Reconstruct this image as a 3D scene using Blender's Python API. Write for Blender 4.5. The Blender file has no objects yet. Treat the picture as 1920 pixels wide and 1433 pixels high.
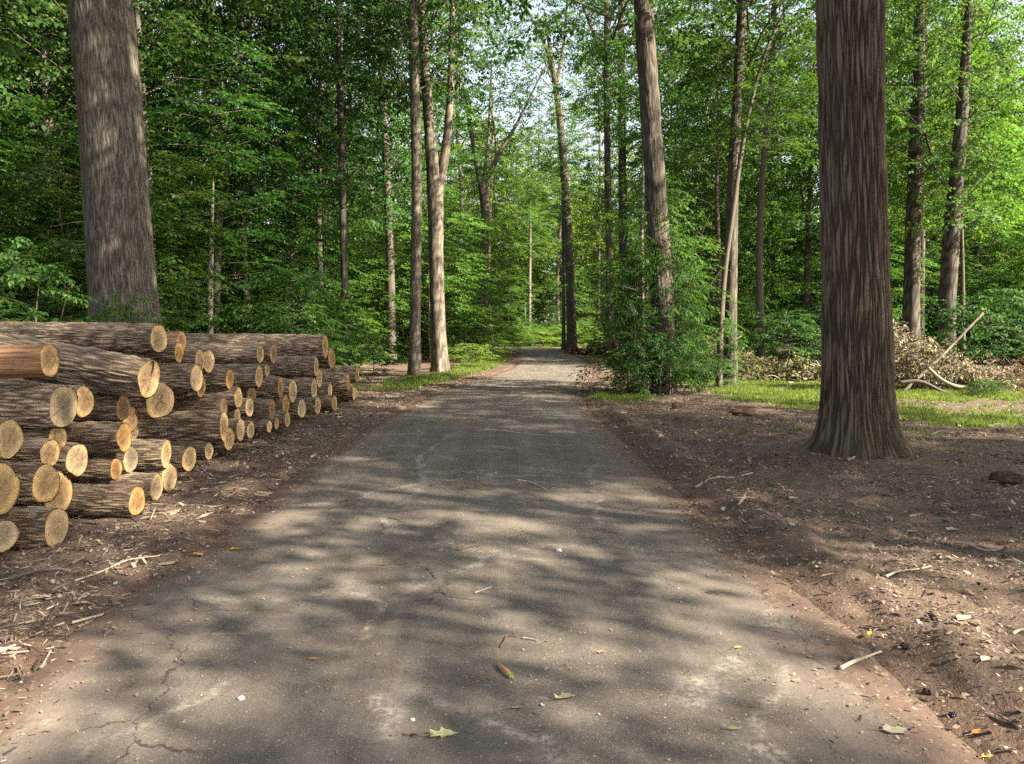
import bpy, math, random
import numpy as np
from mathutils import Vector, Matrix

random.seed(7)
RNG = np.random.default_rng(11)
PI = math.pi
scene = bpy.context.scene
COL = scene.collection

# ------------------------------------------------------------------ camera geometry
FPX, CX, CY, CAMH = 1423.0, 960.0, 716.5, 1.6
PITCH = math.radians(3.86)
cp, sp = math.cos(PITCH), math.sin(PITCH)


def at(px, py, Y):
    """point of the place seen at picture position px,py at distance Y down the road"""
    u = (px - CX) / FPX
    v = (CY - py) / FPX
    t = Y / (cp + v * sp)
    return Vector((u * t, Y, CAMH + t * (v * cp - sp)))


def gnd(px, py):
    u = (px - CX) / FPX
    v = (CY - py) / FPX
    t = CAMH / (sp - v * cp)
    return Vector((u * t, t * (cp + v * sp), 0.0))


# ------------------------------------------------------------------ noise
def _hash(ix, iy, seed):
    n = (ix.astype(np.int64) * 374761393 + iy.astype(np.int64) * 668265263 + seed * 1442695041) & 0xFFFFFFFF
    n = ((n ^ (n >> 13)) * 1274126177) & 0xFFFFFFFF
    return ((n ^ (n >> 16)) & 0xFFFFFF) / float(0xFFFFFF)


def vnoise(x, y, seed=0):
    ix, iy = np.floor(x), np.floor(y)
    fx, fy = x - ix, y - iy
    fx, fy = fx * fx * (3 - 2 * fx), fy * fy * (3 - 2 * fy)
    a, b = _hash(ix, iy, seed), _hash(ix + 1, iy, seed)
    c, d = _hash(ix, iy + 1, seed), _hash(ix + 1, iy + 1, seed)
    return (a * (1 - fx) + b * fx) * (1 - fy) + (c * (1 - fx) + d * fx) * fy


def fbm(x, y, seed=0, octv=4):
    s, a, n = 0, 0.5, 0
    for k in range(octv):
        s = s + a * vnoise(x * 2 ** k, y * 2 ** k, seed + k * 17)
        n += a
        a *= 0.5
    return s / n


def _ridges(u, v, nu, seed, wp=1.0):
    cu_, su_ = np.cos(u * 2 * PI) * 3 + 5, np.sin(u * 2 * PI) * 3
    uu = u * nu + wp * 1.5 * (vnoise(cu_ * 1.3, v * 1.1 + su_ * 1.3, seed + 3) - .5) + wp * 1.1 * (vnoise(cu_ * 4 + 9, v * 2.3 + su_ * 4, seed + 5) - .5)
    iu, iv = np.floor(uu), np.floor(v)
    f1 = np.full(uu.shape, 9.0)
    f2 = np.full(uu.shape, 9.0)
    for du in (-1, 0, 1):
        for dv in (-1, 0, 1):
            cu, cv = iu + du, iv + dv
            hu = np.mod(cu, nu)
            d = np.hypot(cu + _hash(hu, cv, seed) - uu, (cv + _hash(hu, cv, seed + 9) - v) * .8)
            nf1 = np.minimum(f1, d)
            f2 = np.minimum(np.maximum(f1, d), f2)
            f1 = nf1
    return np.clip((f2 - f1) * 1.75, 0, 1)


def bark_h(u, v, nu, seed, wp=1.0):
    """ridged bark height: u in [0,1) round the stem, v in (long) cells along it"""
    a = _ridges(u, v, nu, seed, wp)
    b = _ridges(u, v * 2.7 + 11, int(nu * 1.7), seed + 40, wp)
    return np.clip(a * .82 + .18 * b, 0, 1)


# ------------------------------------------------------------------ mesh helpers
def mesh_np(name, V, F, mat=None, attrs=None, smooth=False):
    """one mesh from vertices V (n,3) and equal-sized faces F (m,k) (or a list of such arrays)"""
    V = np.asarray(V, dtype=np.float32)
    Fs = F if isinstance(F, list) else [F]
    me = bpy.data.meshes.new(name)
    me.vertices.add(len(V))
    me.vertices.foreach_set('co', V.ravel())
    loops = np.concatenate([np.asarray(f).ravel() for f in Fs]).astype(np.int32)
    sizes = np.concatenate([np.full(len(f), np.asarray(f).shape[1]) for f in Fs])
    starts = np.concatenate([[0], np.cumsum(sizes)[:-1]]).astype(np.int32)
    me.loops.add(len(loops))
    me.loops.foreach_set('vertex_index', loops)
    me.polygons.add(len(sizes))
    me.polygons.foreach_set('loop_start', starts)
    if smooth:
        me.polygons.foreach_set('use_smooth', np.ones(len(sizes), dtype=bool))
    me.update(calc_edges=True)
    for k, a in (attrs or {}).items():
        at_ = me.attributes.new(k, 'FLOAT', 'POINT')
        at_.data.foreach_set('value', np.asarray(a, dtype=np.float32))
    if mat:
        me.materials.append(mat)
    return me


class MB:
    """collects pieces into one mesh"""
    def __init__(s):
        s.V, s.F, s.n, s.A = [], {}, 0, {'h': [], 'rnd': []}

    def add(s, V, F, h=None, rnd=None):
        V = np.asarray(V, dtype=np.float64).reshape(-1, 3)
        F = np.asarray(F)
        s.F.setdefault(F.shape[1], []).append(F + s.n)
        s.V.append(V)
        s.A['h'].append(np.full(len(V), .6) if h is None else np.broadcast_to(h, (len(V),)))
        s.A['rnd'].append(np.full(len(V), .5) if rnd is None else np.broadcast_to(rnd, (len(V),)))
        s.n += len(V)

    def mesh(s, name, mat, smooth=True):
        return mesh_np(name, np.concatenate(s.V), [np.concatenate(f) for f in s.F.values()], mat,
                       {k: np.concatenate(a) for k, a in s.A.items()}, smooth)


def link(name, data, parent=None, loc=(0, 0, 0)):
    o = bpy.data.objects.new(name, data)
    COL.objects.link(o)
    o.location = loc
    if parent:
        o.parent = parent
    return o


def tag(o, label=None, cat=None, group=None, kind=None):
    for k, v in (('label', label), ('category', cat), ('group', group), ('kind', kind)):
        if v:
            o[k] = v
    return o


def smooth_path(P, n):
    P = np.asarray([tuple(p) for p in P], dtype=float)
    if len(P) == 2:
        t = np.linspace(0, 1, n)[:, None]
        return P[0] * (1 - t) + P[1] * t
    d = np.concatenate([[0], np.cumsum(np.linalg.norm(np.diff(P, axis=0), axis=1) + 1e-9)])
    m = np.gradient(P, d, axis=0)
    out = []
    for s in np.linspace(0, d[-1], n):
        i = min(int(np.searchsorted(d, s, side='right') - 1), len(P) - 2)
        h = d[i + 1] - d[i]
        t = (s - d[i]) / h
        out.append((2 * t ** 3 - 3 * t * t + 1) * P[i] + (t ** 3 - 2 * t * t + t) * h * m[i] + (-2 * t ** 3 + 3 * t * t) * P[i + 1] + (t ** 3 - t * t) * h * m[i + 1])
    return np.array(out)


def interp_r(P, R, n):
    P = np.asarray([tuple(p) for p in P], dtype=float)
    d = np.concatenate([[0], np.cumsum(np.linalg.norm(np.diff(P, axis=0), axis=1))])
    return np.interp(np.linspace(0, d[-1], n), d, R)


def tube(mb, P, R, n=8, seg=8, amp=0.0, cells=0, celllen=.2, seed=0, flare=0.0, flare_h=.3, wob=.04, rnd=.5, roots=5, wp=1.0):
    """a tapering limb along points P with radii R; optional real bark ridges and root flare"""
    C = smooth_path(P, seg)
    r = interp_r(P, R, seg)
    T = np.gradient(C, axis=0)
    T /= np.linalg.norm(T, axis=1)[:, None] + 1e-12
    ref = np.array([0., 1., 0.]) if abs(T[0][1]) < .9 else np.array([1., 0., 0.])
    N1 = np.cross(T, ref)
    N1 /= np.linalg.norm(N1, axis=1)[:, None]
    N2 = np.cross(T, N1)
    th = np.linspace(0, 2 * PI, n, endpoint=False)
    L = np.concatenate([[0], np.cumsum(np.linalg.norm(np.diff(C, axis=0), axis=1))])
    TH, LL = np.meshgrid(th, L)
    prof = 1 + wob * (vnoise(np.cos(TH) * 1.5 + 7, LL * .6 / max(r.mean() * 6, .05) + np.sin(TH) * 1.5, seed + 5) - .5) * 2
    if flare:
        e = np.exp(-LL / flare_h)
        prof = prof + flare * e * (1 + .26 * np.cos(roots * TH + seed) + .2 * np.cos((roots + 3) * TH + 2.1 * seed) + .25 * (vnoise(np.cos(TH) * 2 + 9, np.sin(TH) * 2 + 9, seed) - .5))
    h = np.full(TH.shape, .6)
    RR = r[:, None] * prof
    if cells:
        h = bark_h(TH / (2 * PI), LL / celllen, cells, seed, wp)
        RR = RR + amp * (h - .6)
    V = C[:, None, :] + RR[..., None] * (np.cos(TH)[..., None] * N1[:, None, :] + np.sin(TH)[..., None] * N2[:, None, :])
    i, j = np.meshgrid(np.arange(seg - 1), np.arange(n), indexing='ij')
    jn = (j + 1) % n
    F = np.stack([i * n + j, i * n + jn, (i + 1) * n + jn, (i + 1) * n + j], -1).reshape(-1, 4)
    V = V.reshape(-1, 3)
    m = len(V)
    V = np.vstack([V, C[0], C[-1]])
    cap = np.array([[m, (k + 1) % n, k] for k in range(n)] + [[m + 1, m - n + k, m - n + (k + 1) % n] for k in range(n)])
    hh = np.concatenate([h.ravel(), [.6, .6]])
    base = mb.n
    mb.add(V, F, hh, rnd)
    mb.F.setdefault(3, []).append(cap + base)


# ------------------------------------------------------------------ materials
def new_mat(name):
    m = bpy.data.materials.new(name)
    m.use_nodes = True
    nt = m.node_tree
    nt.nodes.clear()
    return m, nt


class NT:
    def __init__(s, nt):
        s.nt = nt

    def n(s, typ, ins=None, **kw):
        nd = s.nt.nodes.new(typ)
        for k, v in kw.items():
            setattr(nd, k, v)
        for k, v in (ins or {}).items():
            if isinstance(v, bpy.types.NodeSocket):
                s.nt.links.new(v, nd.inputs[k])
            elif isinstance(v, bpy.types.Node):
                s.nt.links.new(v.outputs[0], nd.inputs[k])
            else:
                nd.inputs[k].default_value = v
        return nd

    def math(s, op, a, b=0.0, c=0.0, clamp=False):
        return s.n('ShaderNodeMath', {0: a, 1: b, 2: c}, operation=op, use_clamp=clamp).outputs[0]

    def ramp(s, fac, stops, interp='LINEAR'):
        nd = s.n('ShaderNodeValToRGB', {0: fac})
        cr = nd.color_ramp
        cr.interpolation = interp
        while len(cr.elements) < len(stops):
            cr.elements.new(.5)
        for e, (p, c) in zip(cr.elements, stops):
            e.position = p
            e.color = (c, c, c, 1) if isinstance(c, (int, float)) else (*c, 1)
        return nd.outputs[0]

    def mix(s, fac, a, b, blend='MIX'):
        nd = s.n('ShaderNodeMix', data_type='RGBA', blend_type=blend)
        for k, v in ((0, fac), (6, a), (7, b)):
            if isinstance(v, bpy.types.NodeSocket):
                s.nt.links.new(v, nd.inputs[k])
            elif isinstance(v, (int, float)):
                nd.inputs[k].default_value = v if k == 0 else (v, v, v, 1)
            else:
                nd.inputs[k].default_value = (*v, 1)
        return nd.outputs[2]

    def noise(s, vec, scale, detail=4, rough=.55, dist=0.0):
        return s.n('ShaderNodeTexNoise', {'Vector': vec, 'Scale': scale, 'Detail': detail, 'Roughness': rough, 'Distortion': dist}).outputs[0]

    def mapv(s, vec, scale=(1, 1, 1), loc=(0, 0, 0), rot=(0, 0, 0)):
        return s.n('ShaderNodeMapping', {'Vector': vec, 'Scale': scale, 'Location': loc, 'Rotation': rot}).outputs[0]

    def attr(s, name):
        return s.n('ShaderNodeAttribute', attribute_name=name).outputs[2]

    def out(s, sh):
        o = s.n('ShaderNodeOutputMaterial')
        s.nt.links.new(sh, o.inputs[0])

    def bsdf(s, color, rough=.8, normal=None, spec=.3):
        i = {'Base Color': color, 'Roughness': rough, 'Specular IOR Level': spec}
        if normal is not None:
            i['Normal'] = normal
        return s.n('ShaderNodeBsdfPrincipled', i).outputs[0]

    def bump(s, h, strength=.5, dist=.02):
        return s.n('ShaderNodeBump', {'Height': h, 'Strength': strength, 'Distance': dist}).outputs[0]


def leaf_mat(name, dark, mid, light, trans, tfac=.42, rough=.55, hue_var=.035):
    m, nt = new_mat(name)
    t = NT(nt)
    r = t.attr('rnd')
    oi = t.n('ShaderNodeObjectInfo')
    f = t.math('ADD', r, t.math('MULTIPLY', t.math('SUBTRACT', oi.outputs['Random'], .5), .45), clamp=True)
    c = t.ramp(f, [(0.0, dark), (.55, mid), (1.0, light)])
    hs = t.n('ShaderNodeHueSaturation', {'Hue': t.math('ADD', .5, t.math('MULTIPLY', t.math('SUBTRACT', oi.outputs['Random'], .5), hue_var)), 'Saturation': 1.0, 'Value': 1.0, 'Color': c})
    c = hs.outputs[0]
    b = t.bsdf(c, rough, spec=.25)
    tc = t.mix(1.0, c, trans, 'MULTIPLY')
    tr = t.n('ShaderNodeBsdfTranslucent', {'Color': tc}).outputs[0]
    t.out(t.n('ShaderNodeMixShader', {0: tfac, 1: b, 2: tr}).outputs[0])
    return m


def bark_mat(name, furrow, ridge, patch=None, patch_amt=.0, scale=1.0, axis='Z', moss=None, bumps=.35, obj_tint=False, lichen=None):
    m, nt = new_mat(name)
    t = NT(nt)
    tc = t.n('ShaderNodeTexCoord').outputs['Object']
    oi = t.n('ShaderNodeObjectInfo')
    off = t.n('ShaderNodeCombineXYZ', {0: t.math('MULTIPLY', oi.outputs['Random'], 37.0), 1: t.math('MULTIPLY', oi.outputs['Random'], 11.0), 2: 0.0}).outputs[0]
    v = t.n('ShaderNodeVectorMath', {0: tc, 1: off}, operation='ADD').outputs[0]
    st = (20 * scale, 20 * scale, 7 * scale) if axis == 'Z' else (60.0 * scale, 7 * scale, 7 * scale)
    fine = t.noise(t.mapv(v, st), 2.2, 6, .62, .4)
    blot = t.noise(t.mapv(v, (1.6, 1.6, .7) if axis == 'Z' else (3, .8, .8)), 1.0, 4, .6)
    h = t.attr('h')
    f = t.math('ADD', t.math('MULTIPLY', h, .8), t.math('MULTIPLY', t.math('SUBTRACT', fine, .42), .6), clamp=True)
    c = t.ramp(f, [(.10, tuple(x * .65 for x in furrow)), (.27, furrow), (.5, tuple((a + b * 1.4) / 2.4 for a, b in zip(furrow, ridge))), (.85, tuple(x * 1.12 for x in ridge))])  # darkening at low h mixes bark tone with painted furrow shade
    c = t.mix(t.ramp(blot, [(.35, 0.0), (.75, .32)]), c, tuple(x * .5 for x in ridge))
    if lichen:
        c = t.mix(t.math('MULTIPLY', t.ramp(t.noise(v, 3.0 * scale, 5, .7), [(.55, 0.0), (.66, 1.0)]), .55), c, lichen)
    if patch:
        pm = t.ramp(t.noise(t.mapv(v, (1.2, 1.2, 1.2)), 1.5, 3, .55), [(.62 - patch_amt, 0.0), (.68 - patch_amt, 1.0)])
        c = t.mix(t.math('MULTIPLY', pm, .85), c, patch)
    if moss:
        z = t.n('ShaderNodeSeparateXYZ', {0: tc}).outputs[2]
        mm = t.math('MULTIPLY', t.ramp(z, [(0.0, 1.0), (.9, 0.0)]), t.ramp(t.noise(v, 5.0, 4, .6), [(.35, 0.0), (.7, 1.0)]))
        c = t.mix(t.math('MULTIPLY', mm, .6), c, moss)
    if obj_tint:
        c = t.mix(1.0, c, oi.outputs['Color'], 'MULTIPLY')
    t.out(t.bsdf(c, .9, t.bump(fine, bumps, .03 if axis == 'Z' else .12), .15))
    return m


def wood_end_mat():
    m, nt = new_mat('cut_wood')
    t = NT(nt)
    tc = t.n('ShaderNodeTexCoord').outputs['Object']
    oi = t.n('ShaderNodeObjectInfo')
    rnd = oi.outputs['Random']
    off = t.n('ShaderNodeCombineXYZ', {0: 0.0, 1: t.math('MULTIPLY', t.math('SUBTRACT', rnd, .5), .16), 2: t.math('MULTIPLY', t.math('SUBTRACT', t.math('FRACT', t.math('MULTIPLY', rnd, 7.3)), .5), .16)}).outputs[0]
    v = t.n('ShaderNodeVectorMath', {0: tc, 1: off}, operation='ADD').outputs[0]
    xyz = t.n('ShaderNodeSeparateXYZ', {0: v})
    y, z = xyz.outputs[1], xyz.outputs[2]
    rr = t.math('SQRT', t.math('ADD', t.math('MULTIPLY', y, y), t.math('MULTIPLY', z, z)))
    big = t.noise(t.mapv(v, loc=(0, 3, 0)), 1.7, 3, .5)
    rw = t.math('ADD', rr, t.math('MULTIPLY', t.math('SUBTRACT', big, .5), .22))
    ring = t.math('SINE', t.math('MULTIPLY', rw, 46.0))
    fine = t.noise(v, 26.0, 4, .7)
    sw = t.n('ShaderNodeTexCoord').outputs['Object']
    saw = t.noise(t.mapv(sw, (1, 30, 2.5), rot=(.4, 0, 0)), 1.0, 3, .6)
    heart = t.ramp(rw, [(.0, (.15, .10, .062)), (.10, (.225, .163, .104)), (.52, (.255, .188, .120)), (.60, (.33, .248, .146)), (.82, (.41, .30, .165)), (.92, (.36, .24, .115)), (.985, (.10, .058, .032))])
    c = t.mix(t.math('MULTIPLY', t.ramp(ring, [(.2, 0.0), (1.0, 1.0)]), .3), heart, (.15, .085, .04))
    c = t.mix(t.math('MULTIPLY', t.ramp(fine, [(.4, 0.0), (.75, 1.0)]), .14), c, (.17, .11, .06))
    c = t.mix(t.math('MULTIPLY', t.ramp(saw, [(.45, 0.0), (.8, 1.0)]), .3), c, (.20, .145, .085))
    # grime and resin stains
    st = t.noise(t.mapv(v, loc=(5, 1, 2)), 2.6, 5, .65)
    c = t.mix(t.math('MULTIPLY', t.ramp(st, [(.52, 0.0), (.72, 1.0)]), .55), c, (.12, .078, .046))
    # drying checks: thin radial splits out of the pith
    ang = t.math('ARCTAN2', y, z)
    w1 = t.noise(t.n('ShaderNodeCombineXYZ', {0: t.math('MULTIPLY', ang, 1.3), 1: t.math('MULTIPLY', rr, .6), 2: t.math('MULTIPLY', rnd, 50.0)}).outputs[0], 2.2, 2, .5)
    crack = t.math('ABSOLUTE', t.math('SUBTRACT', w1, .5))
    cm = t.math('MULTIPLY', t.math('LESS_THAN', crack, t.math('MULTIPLY', t.math('SUBTRACT', .75, rr), .022)), t.math('GREATER_THAN', t.math('FRACT', t.math('MULTIPLY', rnd, 13.7)), .45))
    c = t.mix(t.math('MULTIPLY', cm, .8), c, (.07, .045, .03))
    pith = t.math('LESS_THAN', rr, .028)
    c = t.mix(t.math('MULTIPLY', pith, .7), c, (.09, .055, .03))
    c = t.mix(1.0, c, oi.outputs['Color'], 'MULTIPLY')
    hgt = t.math('ADD', t.math('MULTIPLY', saw, .6), t.math('MULTIPLY', fine, .4))
    t.out(t.bsdf(c, .75, t.bump(hgt, .12, .02), .2))
    return m


def soil_nodes(t, P, grass=None):
    """bare trodden soil with litter specks: returns colour, height"""
    a = t.noise(P, .55, 5, .6)
    b = t.noise(P, 7.0, 6, .7)
    c_ = t.noise(P, 42.0, 4, .7)
    col = t.ramp(t.math('ADD', t.math('MULTIPLY', a, .55), t.math('MULTIPLY', b, .45)), [(.3, (.060, .042, .030)), (.5, (.130, .092, .067)), (.7, (.215, .160, .118))])
    col = t.mix(t.ramp(c_, [(.35, 0.0), (.7, .5)]), col, (.068, .046, .034))
    vor = t.n('ShaderNodeTexVoronoi', {'Vector': t.mapv(P, (34, 52, 30)), 'Scale': 1.0, 'Randomness': 1.0})
    sp_ = t.math('MULTIPLY', t.math('LESS_THAN', vor.outputs['Distance'], .30), t.math('GREATER_THAN', t.n('ShaderNodeSeparateColor', {0: vor.outputs['Color']}).outputs[0], .55))
    chip = t.ramp(t.n('ShaderNodeSeparateColor', {0: vor.outputs['Color']}).outputs[1], [(0, (.12, .083, .06)), (.6, (.24, .175, .125)), (1, (.40, .32, .24))])
    col = t.mix(t.math('MULTIPLY', sp_, .8), col, chip)
    hgt = t.math('ADD', t.math('ADD', t.math('MULTIPLY', b, .5), t.math('MULTIPLY', c_, .35)), t.math('MULTIPLY', sp_, .15))
    return col, hgt


def ground_mat():
    m, nt = new_mat('forest_floor')
    t = NT(nt)
    P = t.n('ShaderNodeNewGeometry').outputs['Position']
    col, hgt = soil_nodes(t, P)
    g = t.attr('grass')
    gn = t.noise(P, 3.2, 5, .65)
    gm = t.ramp(t.math('ADD', g, t.math('MULTIPLY', t.math('SUBTRACT', gn, .5), .9)), [(.42, 0.0), (.62, 1.0)])
    gc = t.ramp(t.noise(P, 24.0, 4, .7), [(.3, (.05, .085, .018)), (.55, (.105, .155, .03)), (.8, (.17, .205, .055))])
    col = t.mix(t.math('MULTIPLY', gm, .85), col, gc)
    red = t.attr('red')
    col = t.mix(t.math('MULTIPLY', red, .45), col, (.085, .048, .034))
    t.out(t.bsdf(col, .95, t.bump(hgt, .9, .05), .15))
    return m


def road_mat():
    m, nt = new_mat('worn_asphalt')
    t = NT(nt)
    P = t.n('ShaderNodeNewGeometry').outputs['Position']
    e = t.attr('edge')       # 0 in the middle, 1 at the outer border of the sheet
    soil, sh = soil_nodes(t, P)
    # base: worn binder and aggregate
    big = t.noise(t.mapv(P, (1, .45, 1)), .9, 5, .6, .6)
    mid = t.noise(t.mapv(P, (1, .6, 1)), 5.0, 5, .65)
    col = t.ramp(t.math('ADD', t.math('MULTIPLY', big, .65), t.math('MULTIPLY', mid, .35)), [(.32, (.064, .053, .042)), (.5, (.104, .086, .068)), (.68, (.166, .138, .108))])
    agg = t.n('ShaderNodeTexVoronoi', {'Vector': P, 'Scale': 150.0, 'Randomness': 1.0})
    ag = t.n('ShaderNodeSeparateColor', {0: agg.outputs['Color']}).outputs[0]
    stone = t.math('LESS_THAN', agg.outputs['Distance'], .42)
    ac = t.ramp(ag, [(0.0, (.035, .030, .026)), (.45, (.10, .088, .076)), (.8, (.22, .195, .165)), (1.0, (.42, .37, .31))])
    col = t.mix(t.math('MULTIPLY', stone, .55), col, ac)
    sp2 = t.n('ShaderNodeTexVoronoi', {'Vector': t.mapv(P, (1, .8, 1)), 'Scale': 44.0, 'Randomness': 1.0})
    s2 = t.n('ShaderNodeSeparateColor', {0: sp2.outputs['Color']})
    s2m = t.math('MULTIPLY', t.math('LESS_THAN', sp2.outputs['Distance'], .2), t.math('GREATER_THAN', s2.outputs[0], .87))
    col = t.mix(t.math('MULTIPLY', s2m, .8), col, t.ramp(s2.outputs[1], [(0, (.16, .12, .08)), (.6, (.30, .25, .18)), (1, (.5, .44, .35))]))
    wvec = t.n('ShaderNodeVectorMath', {0: P, 1: t.n('ShaderNodeTexNoise', {'Vector': P, 'Scale': .8, 'Detail': 3.0}).outputs['Color']}, operation='ADD').outputs[0]
    # dust film and dark wheel wear
    dust = t.ramp(t.noise(t.mapv(P, (1.0, .35, 1), loc=(4, 2, 0)), 1.3, 6, .68, .8), [(.45, 0.0), (.72, 1.0)])
    col = t.mix(t.math('MULTIPLY', dust, .42), col, (.20, .168, .135))
    trk = t.ramp(t.noise(t.mapv(P, (4.5, .16, 1), loc=(1.3, 0, 0)), 1.0, 5, .6), [(.50, 0.0), (.66, 1.0)])
    col = t.mix(t.math('MULTIPLY', trk, .33), col, (.21, .18, .148))
    scr = t.ramp(t.noise(t.mapv(wvec, (2.2, 9.0, 1), rot=(0, 0, .35)), 1.0, 4, .7), [(.62, 0.0), (.70, 1.0)])
    col = t.mix(t.math('MULTIPLY', scr, .45), col, (.26, .225, .185))
    oil = t.ramp(t.noise(t.mapv(P, (1.2, .5, 1), loc=(9, 5, 0)), 1.1, 5, .6, 1.0), [(.5, 0.0), (.7, 1.0)])
    col = t.mix(t.math('MULTIPLY', oil, .4), col, (.062, .053, .044))
    # cracks
    wv = t.n('ShaderNodeVectorMath', {0: P, 1: t.n('ShaderNodeVectorMath', {0: t.n('ShaderNodeTexNoise', {'Vector': P, 'Scale': 3.0, 'Detail': 5.0, 'Roughness': .65}).outputs['Color'], 1: (.34, .34, 0)}, operation='MULTIPLY').outputs[0]}, operation='ADD').outputs[0]
    cv = t.n('ShaderNodeTexVoronoi', {'Vector': t.mapv(wv, (1, .75, 0)), 'Scale': 1.15, 'Randomness': 1.0}, feature='DISTANCE_TO_EDGE').outputs['Distance']
    cmask = t.ramp(t.noise(P, .8, 3, .5), [(.50, 0.0), (.58, 1.0)])
    crack = t.math('MULTIPLY', t.math('LESS_THAN', cv, .0055), cmask)
    col = t.mix(t.math('MULTIPLY', crack, .75), col, (.028, .022, .018))
    # old cracks filled with pale sand and grit
    cv2 = t.n('ShaderNodeTexVoronoi', {'Vector': t.mapv(wv, (.9, .6, 0), loc=(3.3, 1.7, 0)), 'Scale': .8, 'Randomness': 1.0}, feature='DISTANCE_TO_EDGE').outputs['Distance']
    cm2 = t.math('MULTIPLY', t.ramp(t.noise(P, 1.3, 4, .6), [(.46, 0.0), (.56, 1.0)]), t.ramp(t.noise(P, 30.0, 3, .7), [(.4, .1), (.6, 1.0)]))
    sand = t.math('MULTIPLY', t.ramp(cv2, [(0.0, 1.0), (.030, 0.0)]), cm2)
    col = t.mix(t.math('MULTIPLY', sand, .75), col, (.38, .33, .27))
    # soil washed over the edges
    en = t.math('ADD', e, t.math('MULTIPLY', t.math('SUBTRACT', t.noise(P, 2.2, 8, .74), .5), .62))
    en = t.math('ADD', en, t.math('MULTIPLY', t.math('SUBTRACT', t.noise(P, 16.0, 4, .7), .5), .30))
    tint = t.ramp(en, [(.22, 0.0), (.66, 1.0)])
    col = t.mix(t.math('MULTIPLY', tint, .55), col, (.150, .114, .090))
    em = t.ramp(en, [(.62, 0.0), (.74, 1.0)])
    redsoil = t.mix(.25, soil, (.085, .048, .034))
    col = t.mix(em, col, redsoil)
    hgt = t.math('ADD', t.math('MULTIPLY', stone, .3), t.math('MULTIPLY', mid, .5))
    hgt = t.math('SUBTRACT', hgt, t.math('MULTIPLY', crack, .9))
    hgt = t.math('ADD', hgt, t.math('MULTIPLY', em, sh))
    t.out(t.bsdf(col, .88, t.bump(hgt, .55, .012), .25))
    return m


def ramp_mat(name, stops, rough=.85, trans=0.0, tcol=(1, 1, 1), spec=.2, attr='rnd'):
    m, nt = new_mat(name)
    t = NT(nt)
    c = t.ramp(t.attr(attr), stops)
    P = t.n('ShaderNodeTexCoord').outputs['Object']
    c = t.mix(t.math('MULTIPLY', t.noise(P, 60.0, 3, .6), .35), c, tuple(x * .5 for x in stops[len(stops) // 2][1]))
    b = t.bsdf(c, rough, spec=spec)
    if trans:
        tr = t.n('ShaderNodeBsdfTranslucent', {'Color': t.mix(1.0, c, tcol, 'MULTIPLY')}).outputs[0]
        b = t.n('ShaderNodeMixShader', {0: trans, 1: b, 2: tr}).outputs[0]
    t.out(b)
    return m


M = {}
M['leaf_dark'] = leaf_mat('leaf_deep_green', (.013, .036, .010), (.029, .073, .017), (.070, .140, .028), (1.7, 1.7, .9), .40)
M['leaf_mid'] = leaf_mat('leaf_mid_green', (.022, .056, .014), (.048, .104, .021), (.095, .165, .032), (1.6, 1.6, .8), .44)
M['leaf_bright'] = leaf_mat('leaf_fresh_green', (.034, .082, .018), (.068, .138, .027), (.125, .195, .042), (1.45, 1.55, .75), .48)
M['leaf_sunny'] = leaf_mat('leaf_painted_sunlit', (.055, .115, .018), (.115, .195, .030), (.20, .265, .045), (1.5, 1.5, .75), .5)  # brighter leaf copy: sun glow of the bend painted into the colour
M['bark_grey'] = bark_mat('bark_grey_brown', (.050, .041, .032), (.140, .117, .093))
M['bark_great'] = bark_mat('bark_cool_grey', (.050, .043, .034), (.138, .122, .099))
M['bark_oak'] = bark_mat('bark_deep_ridged', (.040, .029, .021), (.140, .103, .074), moss=(.050, .050, .022))
M['bark_pale'] = bark_mat('bark_pale', (.075, .06, .045), (.20, .17, .13), lichen=(.16, .16, .125))
M['bark_dark'] = bark_mat('bark_dark', (.040, .033, .027), (.135, .115, .095))
M['bark_log'] = bark_mat('log_bark', (.070, .050, .034), (.31, .235, .170), patch=(.25, .155, .095), patch_amt=-.02, axis='X', obj_tint=True, lichen=(.24, .22, .19))
M['wood_bare'] = bark_mat('debarked_wood', (.17, .09, .05), (.36, .20, .115), axis='X', obj_tint=True, bumps=.15)
M['cut'] = wood_end_mat()
M['ground'] = ground_mat()
M['road'] = road_mat()
M['grass'] = ramp_mat('grass_blades', [(0, (.06, .10, .018)), (.45, (.12, .18, .032)), (.8, (.19, .23, .055)), (1, (.30, .26, .11))], .6, .4, (1.5, 1.4, .8))
M['litter'] = ramp_mat('leaf_litter', [(0, (.034, .022, .016)), (.34, (.10, .067, .048)), (.6, (.22, .16, .118)), (.88, (.36, .285, .21)), (1, (.50, .43, .33))])
M['grit'] = ramp_mat('road_grit', [(0, (.10, .07, .045)), (.5, (.20, .155, .11)), (1, (.38, .33, .26))])
M['dry'] = ramp_mat('dried_leaves', [(0, (.06, .058, .028)), (.3, (.17, .15, .088)), (.65, (.33, .29, .205)), (1, (.50, .45, .355))], .8, .3, (1.2, 1.1, .8))
M['dry_brown'] = ramp_mat('brown_dried_leaves', [(0, (.06, .036, .022)), (.5, (.15, .085, .05)), (1, (.30, .20, .12))], .8, .25, (1.2, 1.0, .7))
M['dry_green'] = ramp_mat('wilting_leaves', [(0, (.05, .07, .022)), (.5, (.12, .14, .05)), (.8, (.22, .21, .10)), (1, (.36, .31, .18))], .75, .3, (1.3, 1.2, .8))
M['stick'] = bark_mat('pale_stick', (.22, .17, .12), (.46, .38, .28))
M['pole'] = bark_mat('grey_pole', (.12, .095, .07), (.31, .26, .20))
M['twig'] = bark_mat('brown_twig', (.06, .04, .025), (.20, .13, .08))

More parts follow.
